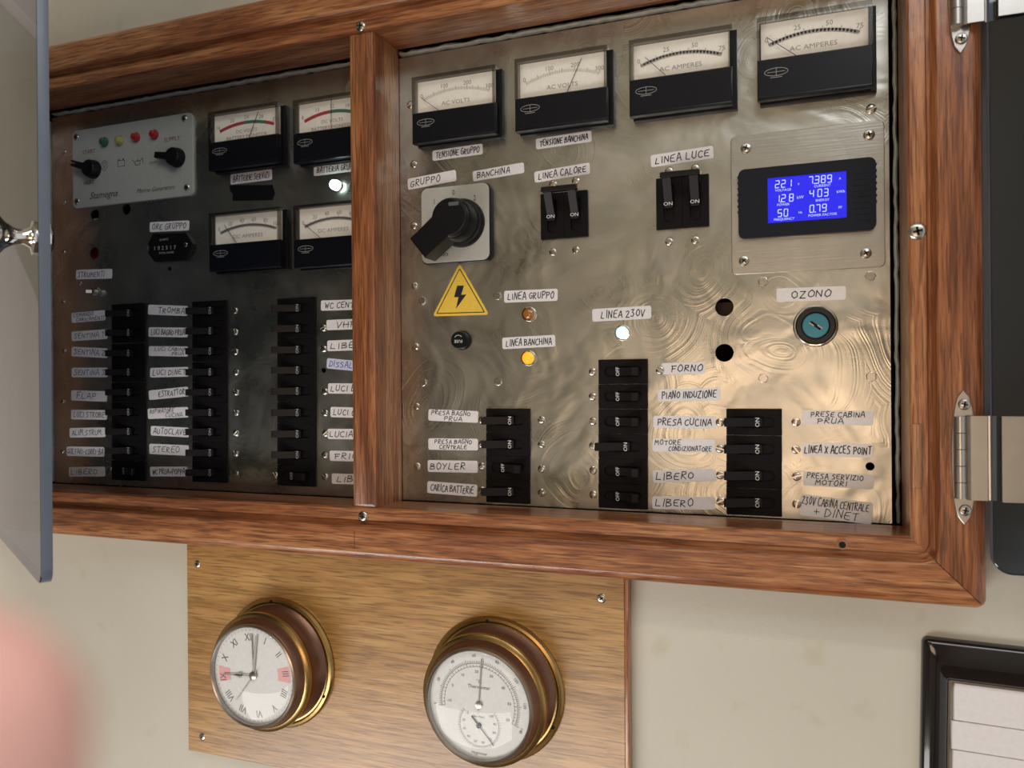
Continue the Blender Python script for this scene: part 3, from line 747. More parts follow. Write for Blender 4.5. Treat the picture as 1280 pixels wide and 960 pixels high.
# ================================================================== METERS
HM = .0135
def meter(TL, BLy, TRx, split, label, kind, nums, needle, group):
    px0, py0 = TL
    u0, v1 = at(px0, py0, HM); _, v0 = at(px0+1, BLy, HM); u1 = at(TRx, py0, HM)[0]; vs = at(px0, split, HM)[1]
    w, hh, sp = u1-u0, v1-v0, vs-v0
    uc, vc = (u0+u1)/2, (v0+v1)/2
    t_ = thing('panel_meter', label, 'meter', uc, vc, 0, group)
    U0, U1, V0, V1, S = -w/2, w/2, -hh/2, hh/2, -hh/2+sp
    b = MB(); b.box(U0+.0015, U1+.0028, V0-.0012, V1-.001, 0, .0062, .0006); b.box(U0+.002, U1-.001, V0+.001, S, .006, .0095); part(b, 'rear_housing', 'black', t_)
    b = MB(); b.box(U0+.0022, U1-.0022, S-.003, V1-.0022, .006, .0075); part(b, 'dial_card', 'dial', t_)
    b = MB(); b.box(U0, U1, V0, S, .0085, HM, .0008); b.box(U0+.0006, U1-.0006, V0+.0002, V0+.0022, .006, HM+.0002, .0004); part(b, 'lower_cover', 'meterblack', t_)
    # emblem: ellipse, cross and underline
    b = MB(); ex, ey = U0+.17*w, V0+sp*.66; rx, ry = .105*w, .062*hh*.5
    b.ribbon([(ex+rx*cos(2*pi*i/28), ey+ry*1.5*sin(2*pi*i/28)) for i in range(28)], .00032, HM+.00012, True)
    b.ribbon([(ex-rx*.75, ey), (ex+rx*.75, ey)], .00025, HM+.00012); b.ribbon([(ex, ey-ry*1.4), (ex, ey+ry*1.4)], .00025, HM+.00012)
    b.ribbon([(ex-rx*.5, ey-ry*2.1), (ex+rx*.5, ey-ry*2.1)], .0003, HM+.00012); flat(b, 'emblem', 'white_d', t_)
    # clear cover: pane plus rim
    pr_out = [(U0, S), (U1, S), (U1, V1), (U0, V1)]; q = .0026
    pr_in = [(U0+q, S), (U1-q, S), (U1-q, V1-q), (U0+q, V1-q)]
    b = MB(); b.ringplate(pr_out, pr_in, .0062, HM); part(b, 'clear_rim', 'rimclear', t_, smooth=0)
    b = MB(); b.box(U0+q, U1-q, S, V1-q, HM-.0012, HM-.0003); part(b, 'window', 'pane', t_, smooth=0)
    # scale
    hd = .0077; Wd = w-2*q; Hd = V1-q-S
    def D(a, c): return (U0+q+a*Wd, V1-q-c*Hd)           # a across 0..1, c down 0..1
    # arc through (.08,.56) (.5,.36) (.92,.56)
    k = Hd/Wd; sag = .20*k; R_ = (.42**2+sag**2)/(2*sag)
    am = math.asin(.42/R_)
    def arc(f, off=0):                                   # f 0..1 along
        a = -am+2*am*f
        return D(.5+(R_+off/Wd)*sin(a), .36+(R_-(R_+off/Wd)*cos(a))/k)
    b = MB(); c2 = None
    if kind == 'bat':
        cut = .44 if nums[0] == '20' or nums[0] == '16' else .44
        b.mi = 0; 
        def band(f0, f1, n=12):
            for i in range(n):
                a0 = f0+(f1-f0)*i/n; a1 = f0+(f1-f0)*(i+1)/n
                b.face([b.v(*arc(a0, -.0014), hd), b.v(*arc(a1, -.0014), hd), b.v(*arc(a1, .0014), hd), b.v(*arc(a0, .0014), hd)])
        band(0, .46); b.mi = 1; band(.46, .84); b.mi = 0; band(.84, 1)
        flat(b, 'scale_band', ['dred', 'dgrn'], t_)
    else:
        n = 60 if kind == 'volt' else 50
        for i in range(n+1):
            major = i % 10 == 0; mid = i % 5 == 0
            b.ribbon([arc(i/n, 0 if kind == 'amp' else -.0006), arc(i/n, .0026 if major else (.0020 if mid else .0014))], .00028 if not major else .0004, hd)
        if kind == 'amp':
            b.ribbon([arc(i/24, 0) for i in range(25)], .0019, hd); b.ribbon([arc(i/24, -.0014) for i in range(25)], .0003, hd)
        flat(b, 'scale_ticks', 'print', t_)
    b = MB(); fs = .0038*(w/.058)
    for i, s_ in enumerate(nums):
        f = i/(len(nums)-1); p = arc(f, .0044) if 0 < i < len(nums)-1 else arc(f, .0030)
        if i == 0: p = (p[0]-.0008, p[1]+.0006)
        if i == len(nums)-1: p = (p[0]-.0004, p[1]+.0012)
        b.text(s_, fs, p[0], p[1], hd)
    if kind == 'bat':
        b.text('DC VOLTS', fs*.86, *D(.5, .66), hd, stretch=1.15); b.text('BATTERY MONITOR', fs*.86, *D(.5, .86), hd, stretch=1.15)
    else:
        b.text({'volt': 'AC VOLTS', 'amp': nums[-1] == '75' and 'AC AMPERES' or 'DC AMPERES'}[kind], fs*.98, *D(.5, .74), hd, stretch=1.15)
    flat(b, 'dial_lettering', 'print', t_)
    (ax, ay), (bx, by) = needle
    a = at(ax, ay, .0095); c = at(bx, by, .0095)
    dx, dy = a[0]-c[0], a[1]-c[1]; L = hypot(dx, dy)
    a = (a[0]+dx/L*.002, a[1]+dy/L*.002)
    b = MB(); b.bar((a[0]-uc, a[1]-vc), (c[0]-uc, c[1]-vc), .00038, .0094, .0097); part(b, 'needle', 'ink', t_)
gA = 'meters in the top row right of the mullion'; gB = 'meters left of the mullion'
meter((514.5, 97), 180, 619, 142.3, 'AC volt meter with needle at zero, nearest right of the mullion', 'volt', ['0', '100', '200', '300'], ((547, 137), (527, 123)), gA)
meter((643, 74), 165, 759, 124, 'AC volt meter with its needle just past 200', 'volt', ['0', '100', '200', '300'], ((710, 112), (726.7, 73)), gA)
meter((786, 50.6), 146, 915, 100.7, 'AC ampere meter reading zero, above the LINEA LUCE sticker', 'amp', ['0', '25', '50', '75'], ((829.7, 92), (806.4, 71.7)), gA)
meter((946, 22.5), 126, 1091, 76, 'AC ampere meter in the top right corner above the blue display', 'amp', ['0', '25', '50', '75'], ((993, 68), (958, 46.4)), gA)
meter((259.7, 140.5), 213, 347, 179, 'battery volt meter with red and green arc above BATTERIE SERVIZI', 'bat', ['16', '20', '24', '28', '32'], ((311, 172.7), (322.7, 139.8)), gB)
meter((365.8, 125.6), 204, 456, 167.6, 'battery volt meter with red and green arc, cut off by the mullion', 'bat', ['8', '10', '12', '14', '16'], ((414, 160.6), (414, 123.4)), gB)
meter((260.8, 267), 339.4, 349.4, 306.6, 'DC ampere meter below the black tape', 'amp', ['0', '20', '40', '60', '80', '100'], ((296, 304), (280.5, 281.4)), gB)
meter((366.4, 257.3), 335.5, 458, 300, 'DC ampere meter below the bright round light, cut off by the mullion', 'amp', ['0', '20', '40', '60', '80', '100'], ((400, 296.7), (380, 280)), gB)

# ================================================================== ROTARY SWITCH
hp = .0075
u0, v1 = at(526.4, 236.4, hp); u1, _ = at(611, 228, hp); _, v0 = at(527, 329.8, hp)
uc, vc = (u0+u1)/2, (v0+v1)/2; w, hh = u1-u0, v1-v0
rsw = thing('rotary_switch', 'large black rotary knob on a square silver plate marked 1 0 2', 'switch', uc, vc, 0)
b = MB(); b.rbox(-w/2-.0006, w/2+.0012, -hh/2-.001, hh/2+.0004, 0, hp-.0004, .006, .0006, 6); part(b, 'base', 'black', rsw)
b = MB(); b.rbox(-w/2, w/2, -hh/2, hh/2, hp-.0004, hp, .0055, .0002, 6); part(b, 'face_plate', plain('silver_face_plate', (.56, .57, .52), .38, .3), rsw)
b = MB()
for s_, px, py in (('0', 567, 240.9), ('1', 543, 252.6), ('2', 593.4, 247.6)):
    p = at(px, py, hp); b.text(s_, .0062, p[0]-uc, p[1]-vc, hp+.0001, stretch=.75)
p = at(546, 318.3, hp); b.text('Neschen', .0058, p[0]-uc, p[1]-vc, hp+.0001); flat(b, 'plate_lettering', 'ink', rsw)
ku, kv = at(566, 273.5, .026); ku -= uc; kv -= vc
b = MB(); b.lathe([(.0195, hp), (.0195, .010), (.0182, .012), (.0165, .0125), (.0162, .0265), (.0150, .0285), (0, .0288)], ku, kv, 40); part(b, 'knob', 'black', rsw)
tipu, tipv = at(523, 311, .031); tipu -= uc; tipv -= vc
dx, dy = tipu-ku, tipv-kv; L = hypot(dx, dy); dx /= L; dy /= L; nx, ny = -dy, dx
def Q(a, s): return (ku+dx*a+nx*s, kv+dy*a+ny*s)
b = MB(); b.prism([Q(L, -.0100), Q(L, .0100)] + [Q(.0150*cos(radians(a_)), .0150*sin(radians(a_))) for a_ in range(45, 320, 15)], .014, .0335, .0012); part(b, 'handle', 'black', rsw)
b = MB(); b.ribbon([Q(-.008, .0), Q(.012, .0)], .0004, .03365); flat(b, 'handle_ridge', 'lever', rsw)
p = at(567, 254.5, .0335); b = MB(); b.rbox(p[0]-uc-.0042, p[0]-uc+.0042, p[1]-vc-.0014, p[1]-vc+.0014, .0330, .0337, .0004); part(b, 'pointer_inlay', 'lever_inlay', rsw)
p = at(548, 269.5, .034); b = MB(); b.lathe([(.0018, .0330), (.0018, .0337), (.0008, .0337), (.0008, .0332), (0, .0332)], p[0]-uc, p[1]-vc, 14); part(b, 'screw', 'lever', rsw)

# ================================================================== WARNING TRIANGLE
A, B_, C_ = at(574.5, 329, .0003), at(540.5, 395.5, .0003), at(611.5, 393.5, .0003)
cu, cv = (A[0]+B_[0]+C_[0])/3, (A[1]+B_[1]+C_[1])/3
tri = thing('warning_sticker', 'yellow triangular high voltage sticker with a black lightning bolt', 'sticker', cu, cv, 0)
def rtri(k, r):
    P = [((p[0]-cu)*k, (p[1]-cv)*k) for p in (B_, C_, A)]; out = []
    for i in range(3):
        p, a, c = P[i], P[i-1], P[(i+1) % 3]
        d1 = Vector((a[0]-p[0], a[1]-p[1])).normalized(); d2 = Vector((c[0]-p[0], c[1]-p[1])).normalized()
        s_ = p[0]+d1.x*r*1.6, p[1]+d1.y*r*1.6; e_ = p[0]+d2.x*r*1.6, p[1]+d2.y*r*1.6
        for j in range(5):
            f = j/4; out.append(((1-f)**2*s_[0]+2*f*(1-f)*p[0]+f*f*e_[0], (1-f)**2*s_[1]+2*f*(1-f)*p[1]+f*f*e_[1]))
    return out
b = MB(); pts = rtri(1.0, .0022)
f0 = [b.v(*p, .0) for p in pts]; f1 = [b.v(*p, .0003) for p in pts]
for i in range(len(pts)): b.face([f0[i], f0[(i+1) % len(pts)], f1[(i+1) % len(pts)], f1[i]])
b.face(f1); part(b, 'triangle', 'yellow', tri)
b = MB(); b.ribbon(rtri(.84, .0006), .0007, .0004, True); flat(b, 'black_border', 'ink', tri)
bolt = [(580, 357), (571.5, 357), (567.5, 371.5), (573, 371.5), (570, 386), (583, 368), (576.5, 368.5)]
P = [at(x, y, .0004) for x, y in bolt]; P = [(p[0]-cu, p[1]-cv) for p in P]
b = MB(); vs = [b.v(*p, .0004) for p in P]
for f in ((0, 1, 2), (0, 2, 6), (2, 3, 6), (3, 5, 6), (3, 4, 5)): b.face([vs[i] for i in f])
flat(b, 'lightning_bolt', 'ink', tri)

# ================================================================== FUSE HOLDER, LAMPS, KEY SWITCH
u, v = at(573.3, 424.9, .009); fz = thing('fuse_holder', 'small round black fuse cap under the warning triangle', 'fuse', u, v, 0)
b = MB(); b.lathe([(.0078, 0), (.0078, .002), (.0072, .0026), (.0070, .0085), (.0064, .0095), (0, .0096)], n=28); part(b, 'cap', 'black', fz)
b = MB(); b.text('FUSE', .0034, 0, -.0010, .0097, pi); b.ribbon([(.0036*cos(radians(a)), .0002+.0036*sin(radians(a))) for a in range(40, 150, 15)], .0004, .0097); flat(b, 'cap_lettering', 'white', fz)

def lamp(px, py, rpx, lens, label, group=None, h=.003):
    u, v = at(px, py, .002); r = rpx*scale_at(px, py)
    t_ = thing('indicator_lamp', label, 'lamp', u, v, 0, group)
    b = MB(); b.lathe([(r, 0), (r, .0012), (r*.94, .0020), (r*.80, .0021), (r*.78, .0012)], n=28); part(b, 'chrome_ring', 'chrome', t_)
    b = MB(); b.lathe([(r*.8, .0008), (r*.74, .0021), (r*.55, .0030), (r*.25, .0036), (0, .0037)], n=24); part(b, 'lens', lens, t_)
lamp(660.6, 392.5, 9.4, 'amber', 'unlit amber lamp in a chrome ring under LINEA GRUPPO')
lamp(660, 447.6, 9.8, 'lit_o', 'lit orange lamp in a chrome ring under LINEA BANCHINA')
lamp(777.8, 415.9, 10, 'lit_c', 'pale white-blue lamp under the LINEA 230V sticker')
u, v = at(418.3, 230.9, .004); t_ = thing('bright_led', 'glaring white-green light under the BATTERIA GRUPPO sticker', 'lamp', u, v, 0)
b = MB(); b.lathe([(.0056, 0), (.0056, .0012), (.0050, .0018), (.0042, .0018)], n=24); part(b, 'chrome_ring', 'chrome', t_)
b = MB(); b.lathe([(.0044, .001), (.0044, .004), (.0040, .0058), (.0024, .0072), (0, .0077)], n=24); part(b, 'lens', 'lit_w', t_)

u, v = at(1019.5, 407, .004); ks = thing('key_switch', 'round key switch with a teal centre and black ring under OZONO', 'switch', u, v, 0)
s_ = scale_at(1019, 407); b = MB(); b.lathe([(26.5*s_, 0), (26.5*s_, .001), (25*s_, .002), (22.5*s_, .0022)], n=40); part(b, 'chrome_ring', 'chrome', ks)
b = MB(); b.lathe([(23.6*s_, 0), (23.6*s_, .0035), (22*s_, .0045), (17*s_, .0045), (16*s_, .0030), (0, .003)], n=40); part(b, 'black_collar', 'black_g', ks)
b = MB(); b.lathe([(15.6*s_, .002), (15.6*s_, .0042), (14.8*s_, .0048), (0, .0049)], n=36); part(b, 'teal_barrel', 'teal', ks)
b = MB(); b.bar((-.0034, .0026), (.0034, -.0026), .0020, .0046, .0051); part(b, 'keyway', 'void', ks)
b = MB(); b.bar((-.0040, .0020), (-.0012, -.0002), .0008, .0050, .0054); b.bar((.0012, .0003), (.0042, -.0022), .0008, .0050, .0054); part(b, 'keyway_lip', 'chrome', ks)

# ================================================================== POWER DISPLAY
hp = .0016
u0, v1 = at(913.4, 170.8, hp); u1, _ = at(1105.3, 148, hp); _, v0 = at(916, 343.5, hp)
uc, vc = (u0+u1)/2, (v0+v1)/2; w, hh = u1-u0, v1-v0
dp = thing('display_plate', 'brushed steel plate held by four cross-head screws around the blue display', 'plate', uc, vc, 0)
b = MB(); b.rbox(-w/2, w/2, -hh/2, hh/2, 0, hp, .0035, .0004); part(b, 'plate', 'steel2', dp)
PHS = phillips(.0036, h=.0018)
for px, py in ((932.5, 185), (1086.5, 168), (930, 326), (1082.5, 316.5)):
    p = at(px, py, hp+.001); link('screw', PHS, dp, (p[0]-uc, -hp, p[1]-vc), rs.uniform(0, 1.5))
hb = hp+.0042
u0, v1 = at(922.5, 212.4, hb); u1, v0 = at(1095.7, 286.7, hb)
uc, vc = (u0+u1)/2, (v0+v1)/2; w, hh = u1-u0, v1-v0
lm = thing('power_display', 'dark rectangular power meter with a glowing blue screen', 'display', uc, vc, hp)
hb -= hp
su0, sv1 = at(959.5, 223, hb+hp-.001); su1, _ = at(1058, 215, hb+hp-.001); _, sv0 = at(960.3, 279.4, hb+hp-.001)
su0 -= uc; su1 -= uc; sv0 -= vc; sv1 -= vc
outer = rrect(-w/2, w/2, -hh/2, hh/2, .0045, 4); inner = rrect(su0, su1, sv0, sv1, .0003, 2); cc = ((su0+su1)/2, (sv0+sv1)/2)
an = sorted([atan2(y-cc[1], x-cc[0]) for x, y in outer]+[atan2(y-cc[1], x-cc[0]) for x, y in inner])
b = MB(); b.ringplate(radial(outer, cc, an), radial(inner, cc, an), 0, hb); part(b, 'bezel', 'lcdbez', lm, smooth=20)
b = MB()
for s in (-1, 1):
    for k in range(7):
        y = -hh*.12+k*hh*.085; b.box(s*w/2-.0006, s*w/2+.0006, y, y+.0011, .0002, hb-.0008)
part(b, 'side_ribs', 'lcdbez', lm)['kind'] = 'stuff'
b = MB()
for k in range(9):
    b.box(su1+.004, w/2-.004, -hh*.36+k*hh*.08, -hh*.36+k*hh*.08+.0003, hb, hb+.00025)
part(b, 'bezel_ribs', 'lcdbez', lm)['kind'] = 'stuff'
hs = hb-.0010
b = MB(); b.box(su0, su1, sv0, sv1, .0006, hs); part(b, 'screen', 'lcd', lm)
b = MB(); sw, sh = su1-su0, sv1-sv0; hz = hs+.0001
def S_(a, c): return (su0+a*sw, sv1-c*sh)
def dg(s, a, c, n=1): seg7(b, s, S_(a, c)[0], S_(a, c)[1], .0024, sh*.155, hz, .00055)
dg('221', .10, .15); dg('7.389', .53, .13); dg('1.2 8', .10, .47); dg('4 03', .54, .42); dg('50', .13, .79); dg('0.79', .54, .75)
for s_, a, c, z in (('V', .40, .19, .0022), ('A', .92, .15, .0022), ('kW', .42, .48, .0030), ('kWh', .93, .43, .0026), ('Hz', .42, .81, .0022), ('PF', .92, .77, .0024),
                    ('VOLTAGE', .20, .29, .0024), ('CURRENT', .70, .27, .0024), ('POWER', .20, .61, .0024), ('ENERGY', .70, .58, .0024), ('FREQUENCY', .21, .93, .0024), ('POWER FACTOR', .70, .90, .0024)):
    b.text(s_, z, *S_(a, c), hz)
flat(b, 'screen_digits', 'lcdtxt', lm)
b = MB(); b.box(su0, su1, sv0, sv1, hb-.0004, hb-.0001); part(b, 'screen_window', 'pane', lm, smooth=0)
b = MB(); p = at(1079, 241.6, hb+hp); b.lathe([(.0022, hb-.0002), (.0022, hb+.0003), (.0015, hb+.0003), (.0015, hb-.0004), (0, hb-.0002)], p[0]-uc, p[1]-vc, 20); part(b, 'button', 'black', lm)

# ================================================================== GENERATOR CONTROL PLATE
hp = .0022
u0, v1 = at(90.5, 164, hp); u1, v0b = at(241, 242, hp); v0 = at(91, 261, hp)[1]
uc, vc = (u0+u1)/2, (v0+v1)/2; w, hh = u1-u0, v1-v0
gp = thing('generator_plate', 'pale grey rounded control plate with four coloured lamps and two black knobs', 'control plate', uc, vc, 0)
b = MB(); b.rbox(-w/2, w/2, -hh/2, hh/2, 0, hp, .005, .0004, 5); part(b, 'plate', 'genplate', gp)
def L_(px, py, h=hp): p = at(px, py, h); return (p[0]-uc, p[1]-vc)
PG = phillips(.0032, h=.0014)
for px, py in ((95.6, 171.6), (230.8, 148), (96.5, 251.8), (233.8, 234.3)):
    p = L_(px, py); link('screw', PG, gp, (p[0], -hp, p[1]), rs.uniform(0, 1.5))
for px, py, mt, nm in ((128.5, 177, 'led_g', 'green lamp'), (148, 175, 'led_y', 'yellow lamp'), (168, 171, 'led_r', 'red lamp'), (191, 167.5, 'led_r', 'red lamp')):
    p = L_(px, py, hp+.0025); b = MB(); b.lathe([(.0048, hp), (.0048, hp+.001), (.0040, hp+.0014), (.0038, hp+.0025), (.0030, hp+.0045), (.0016, hp+.0054), (0, hp+.0057)], n=20)
    o = part(b, 'lamp', mt, gp, (p[0], 0, p[1])); o['label'] = nm
for px, py, tx, ty, bright in ((109, 209.5, 88, 203, 1), (214, 194.6, 192.5, 193, 0)):
    p = L_(px, py, hp+.008); q = L_(tx, ty, hp+.008); dx, dy = q[0]-p[0], q[1]-p[1]; L = hypot(dx, dy); dx /= L; dy /= L
    b = MB(); b.lathe([(.0092, hp), (.0092, hp+.002), (.0087, hp+.003), (.0084, hp+.007), (.0072, hp+.0085), (0, hp+.009)], n=28)
    b.prism([(-dy*-.0034, dx*-.0034), (dx*L-dy*-.0028, dy*L+dx*-.0028), (dx*L-dy*.0028, dy*L+dx*.0028), (-dy*.0034, dx*.0034)], hp+.003, hp+.0080, .0005)
    kb = part(b, 'knob', 'black', gp, (p[0], 0, p[1]))
    if bright:
        b = MB(); b.lathe([(.0015, hp+.0080), (.0013, hp+.0089), (0, hp+.0092)], dx*L*.88, dy*L*.88, 12); part(b, 'pointer_stud', 'chrome', kb)
for s_, px, py, z in (('START', 111, 190, .0058), ('HEAT', 111, 228.5, .0058), ('SUPPLY', 215, 174, .0058), ('STOP', 191, 203.5, .0036)):
    b = MB(); b.text(s_, z, *L_(px, py), hp+.0001); flat(b, 'red_lettering', 'tred', gp)
b = MB(); b.text('Stamegna', .0095, *L_(129, 243.5), hp+.0001, shear=.4); b.text('Marine Generators', .0060, *L_(194, 236.5), hp+.0001, shear=.4); flat(b, 'script_lettering', 'ink', gp)
b = MB(); c = L_(130.5, 207); b.ribbon([(c[0]+.0040*cos(i*pi/10), c[1]+.0048*sin(i*pi/10)) for i in range(20)], .0005, hp+.0001, True)
b.ribbon([(c[0]+.0018*cos(i*pi/6), c[1]+.0008+.0020*sin(i*pi/6)) for i in range(12)], .0005, hp+.0001, True); b.ribbon([(c[0]-.0014, c[1]-.0026), (c[0]+.0014, c[1]-.0026)], .0005, hp+.0001)
c = L_(151.5, 204); b.ribbon([(c[0]-.0044, c[1]-.003), (c[0]+.0044, c[1]-.003), (c[0]+.0044, c[1]+.0028), (c[0]-.0044, c[1]+.0028)], .0005, hp+.0001, True)
for s in (-1, 1): b.ribbon([(c[0]+s*.0026, c[1]+.0028), (c[0]+s*.0026, c[1]+.0042)], .0012, hp+.0001)
c = L_(172, 202); b.ribbon([(c[0]-.0068, c[1]+.0026), (c[0]-.0030, c[1]-.001), (c[0]-.0026, c[1]-.0032), (c[0]+.003, c[1]-.0032), (c[0]+.003, c[1]+.0002), (c[0]+.0062, c[1]+.0030), (c[0]+.0070, c[1]-.0026)], .0006, hp+.0001)
b.ribbon([(c[0]-.0026, c[1]+.0006), (c[0]+.0026, c[1]+.0006)], .0006, hp+.0001); b.ribbon([(c[0], c[1]+.0006), (c[0], c[1]+.003)], .0008, hp+.0001)
flat(b, 'pictograms', 'ink', gp)

# black tape
pts = [(287, 231.7), (341, 231), (344, 241.6), (340.6, 250), (290.8, 251), (291, 243), (287.6, 238)]
P = [at(x, y, .0003) for x, y in pts]; cu = sum(p[0] for p in P)/7; cv = sum(p[1] for p in P)/7
b = MB(); b.prism([(p[0]-cu, p[1]-cv) for p in P], 0, .0004); o = part(b, 'tape_piece', 'black', None, (cu, 0, cv)); tag(o, 'torn piece of black insulating tape under the BATTERIE SERVIZI sticker', 'tape')

# hour meter
pts = [(191, 292), (231.7, 290.5), (240.6, 304.5), (233, 324.8), (192.5, 327), (184.6, 316), (186.5, 309), (184.6, 304)]
hm = .0035
P = [at(x, y, hm) for x, y in pts]; uc = sum(p[0] for p in P)/8; vc = sum(p[1] for p in P)/8
hr = thing('hour_counter', 'small black six-sided engine hour counter with white digits', 'meter', uc, vc, 0)
b = MB(); b.prism([(p[0]-uc, p[1]-vc) for p in P], 0, hm, .0005); part(b, 'housing', 'black', hr)
b = MB()
for i, ch in enumerate('102517'): 
    p = L_ and at(193.5+i*5.0, 310.5-.2*i, hm); b.text(ch, .0052, p[0]-uc, p[1]-vc, hm+.0001)
for s_, px, py, z in (('QUARTZ', 205, 299.5, .0026), ('TOTAL HOURS', 208, 316, .0026)): p = at(px, py, hm); b.text(s_, z, p[0]-uc, p[1]-vc, hm+.0001)
flat(b, 'counter_digits', 'white_d', hr)
for px, py in ((183.8, 309), (232, 306)): p = at(px, py, hm); link('screw', SMALL, hr, (p[0]-uc, -.003 if px > 200 else -.0005, p[1]-vc))

# toggle switch
u, v = at(118, 365, .003); tg = thing('toggle_switch', 'small brassy metal toggle switch under the STRUMENTI sticker', 'switch', u, v, 0)
b = MB(); b.prism([(.0048*cos(i*pi/3), .0048*sin(i*pi/3)) for i in range(6)], 0, .002, .0004); b.lathe([(.0039, .002), (.0039, .0062), (.0030, .0068), (0, .0068)], n=16); part(b, 'threaded_collar', 'rim', tg)
b = MB(); b.side([(.0016, .006), (-.0022, .0108), (-.0040, .0118), (-.0050, .0104), (-.0016, .005)], -.0015, .0015); part(b, 'lever', 'screw', tg)

# ================================================================== WALL BOARD, CLOCK AND THERMOMETER
bd = thing('wall_board', 'varnished oak board under the frame carrying the two brass instruments', 'board', -.1, -.23, .02)
BX = (-.2985, .098, -.3235, -.1300)
b = MB(); b.box(BX[0]+.1, BX[1]-.003+.1, BX[2]+.23, BX[3]+.23, 0, .0100, .0006); part(b, 'board', 'oak', bd)
b = MB(); b.box(BX[1]-.003+.1, BX[1]+.1, BX[2]+.23, BX[3]+.23, 0, .0102, .0004); part(b, 'edge_strip', 'mah_z', bd)
BS = phillips(.0034, h=.0009)
for px, py in ((246.5, 705), (253, 921), (752, 748)):
    p = at(px, py, .03); link('screw', BS, bd, (p[0]+.1, -.0098, p[1]+.23), rs.uniform(0, 1.5))
SC_ = 1.0
def instrument(px, py, label, name, cat):
    u, v = at(px, py, .066)
    t_ = thing(name, label, cat, u, v, .03)
    b = MB(); b.lathe([(.0545, 0), (.0548, .0022), (.0535, .0040), (.0515, .0046), (.0500, .0036), (.0485, .0038)], n=72); part(b, 'flange', 'brass', t_)
    b = MB(); b.lathe([(.0490, .0036), (.0465, .0060), (.0440, .0100), (.0432, .0150), (.0432, .0190), (.0445, .0205)], n=72); part(b, 'case', 'brass_d', t_)
    b = MB(); b.lathe([(.0440, .0200), (.0475, .0212), (.0486, .0232), (.0482, .0256), (.0462, .0270), (.0440, .0274)], n=72); part(b, 'middle_ring', 'brass', t_)
    b = MB(); b.lathe([(.0448, .0272), (.0436, .0300), (.0424, .0335), (.0414, .0345)], n=72); part(b, 'bezel', 'brass_d', t_)
    b = MB(); b.lathe([(.0418, .0342), (.0414, .0358), (.0402, .0364), (.0392, .0358), (.0388, .0335)], n=72); part(b, 'rim', 'rim', t_)
    b = MB(); b.lathe([(.0395, .0325), (.0, .0325)], n=64); part(b, 'dial', 'cdial', t_)
    b = MB(); b.lathe([(.0392, .0350)]+[(.0392*cos(radians(a)), .0350+.0052*sin(radians(a))) for a in range(10, 90, 10)]+[(0, .0402)], n=64); part(b, 'domed_glass', 'pane', t_, smooth=80)
    for a in (95, 215, 335):
        b = MB(); b.lathe([(.0014, .0042), (.0014, .0049), (0, .0049)], .0515*cos(radians(a)), .0515*sin(radians(a)), 10); part(b, 'fixing_hole', 'void', t_)
    return t_
ck = instrument(314, 846, 'brass ship clock with roman numerals, left of the thermometer on the oak board', 'wall_clock', 'clock')
hd = .0327
RT = radians(9)
b = MB()
for i, s_ in enumerate(['XII', 'I', 'II', 'III', 'IIII', 'V', 'VI', 'VII', 'VIII', 'IX', 'X', 'XI']):
    a = pi/2-i*pi/6+RT; b.text(s_, .0085, .0305*cos(a), .0305*sin(a), hd, a-pi/2, stretch=.8)
for i in range(60):
    a = i*pi/30; b.ribbon([(.0372*cos(a), .0372*sin(a)), (.0362*cos(a), .0362*sin(a))], .00025, hd)
flat(b, 'numerals', 'ink_g', ck)
b = MB()
for a0 in (3.0, 180.0):
    P0 = []
    for k in range(7): a = radians(a0-11+22*k/6)+RT*.5; P0.append((a, .0350, .0235))
    for (a, ro, ri), (a2, _, _) in zip(P0, P0[1:]):
        b.face([b.v(ri*cos(a), ri*sin(a), hd-.00005), b.v(ro*cos(a), ro*sin(a), hd-.00005), b.v(ro*cos(a2), ro*sin(a2), hd-.00005), b.v(ri*cos(a2), ri*sin(a2), hd-.00005)])
flat(b, 'pink_sectors', 'pink', ck)
def hand_bar(t_, ang, L, w, h, mat, name, back=.006):
    b = MB(); a = radians(ang); b.bar((-back*cos(a), -back*sin(a)), (L*cos(a), L*sin(a)), w, h, h+.0003); part(b, name, mat, t_)
hand_bar(ck, 92, .033, .0010, .0332, 'rim', 'alarm_hand', 0); hand_bar(ck, 84, .033, .0022, .0335, 'genplate', 'minute_hand', 0)
b = MB(); a = radians(184); d = (cos(a), sin(a)); b.bar((0, 0), (d[0]*.030, d[1]*.030), .0009, .0337, .0340)
b.prism([(d[0]*.013-d[1]*.0022, d[1]*.013+d[0]*.0022), (d[0]*.010, d[1]*.010), (d[0]*.013+d[1]*.0022, d[1]*.013-d[0]*.0022), (d[0]*.019, d[1]*.019)], .0337, .0340); part(b, 'hour_hand', 'print', ck)
hand_bar(ck, 232, .027, .0007, .0341, 'rim', 'second_hand')
b = MB(); b.lathe([(.0034, .0325), (.0034, .0345), (.0022, .0350), (0, .0351)], n=20); part(b, 'hub', 'rim', ck)

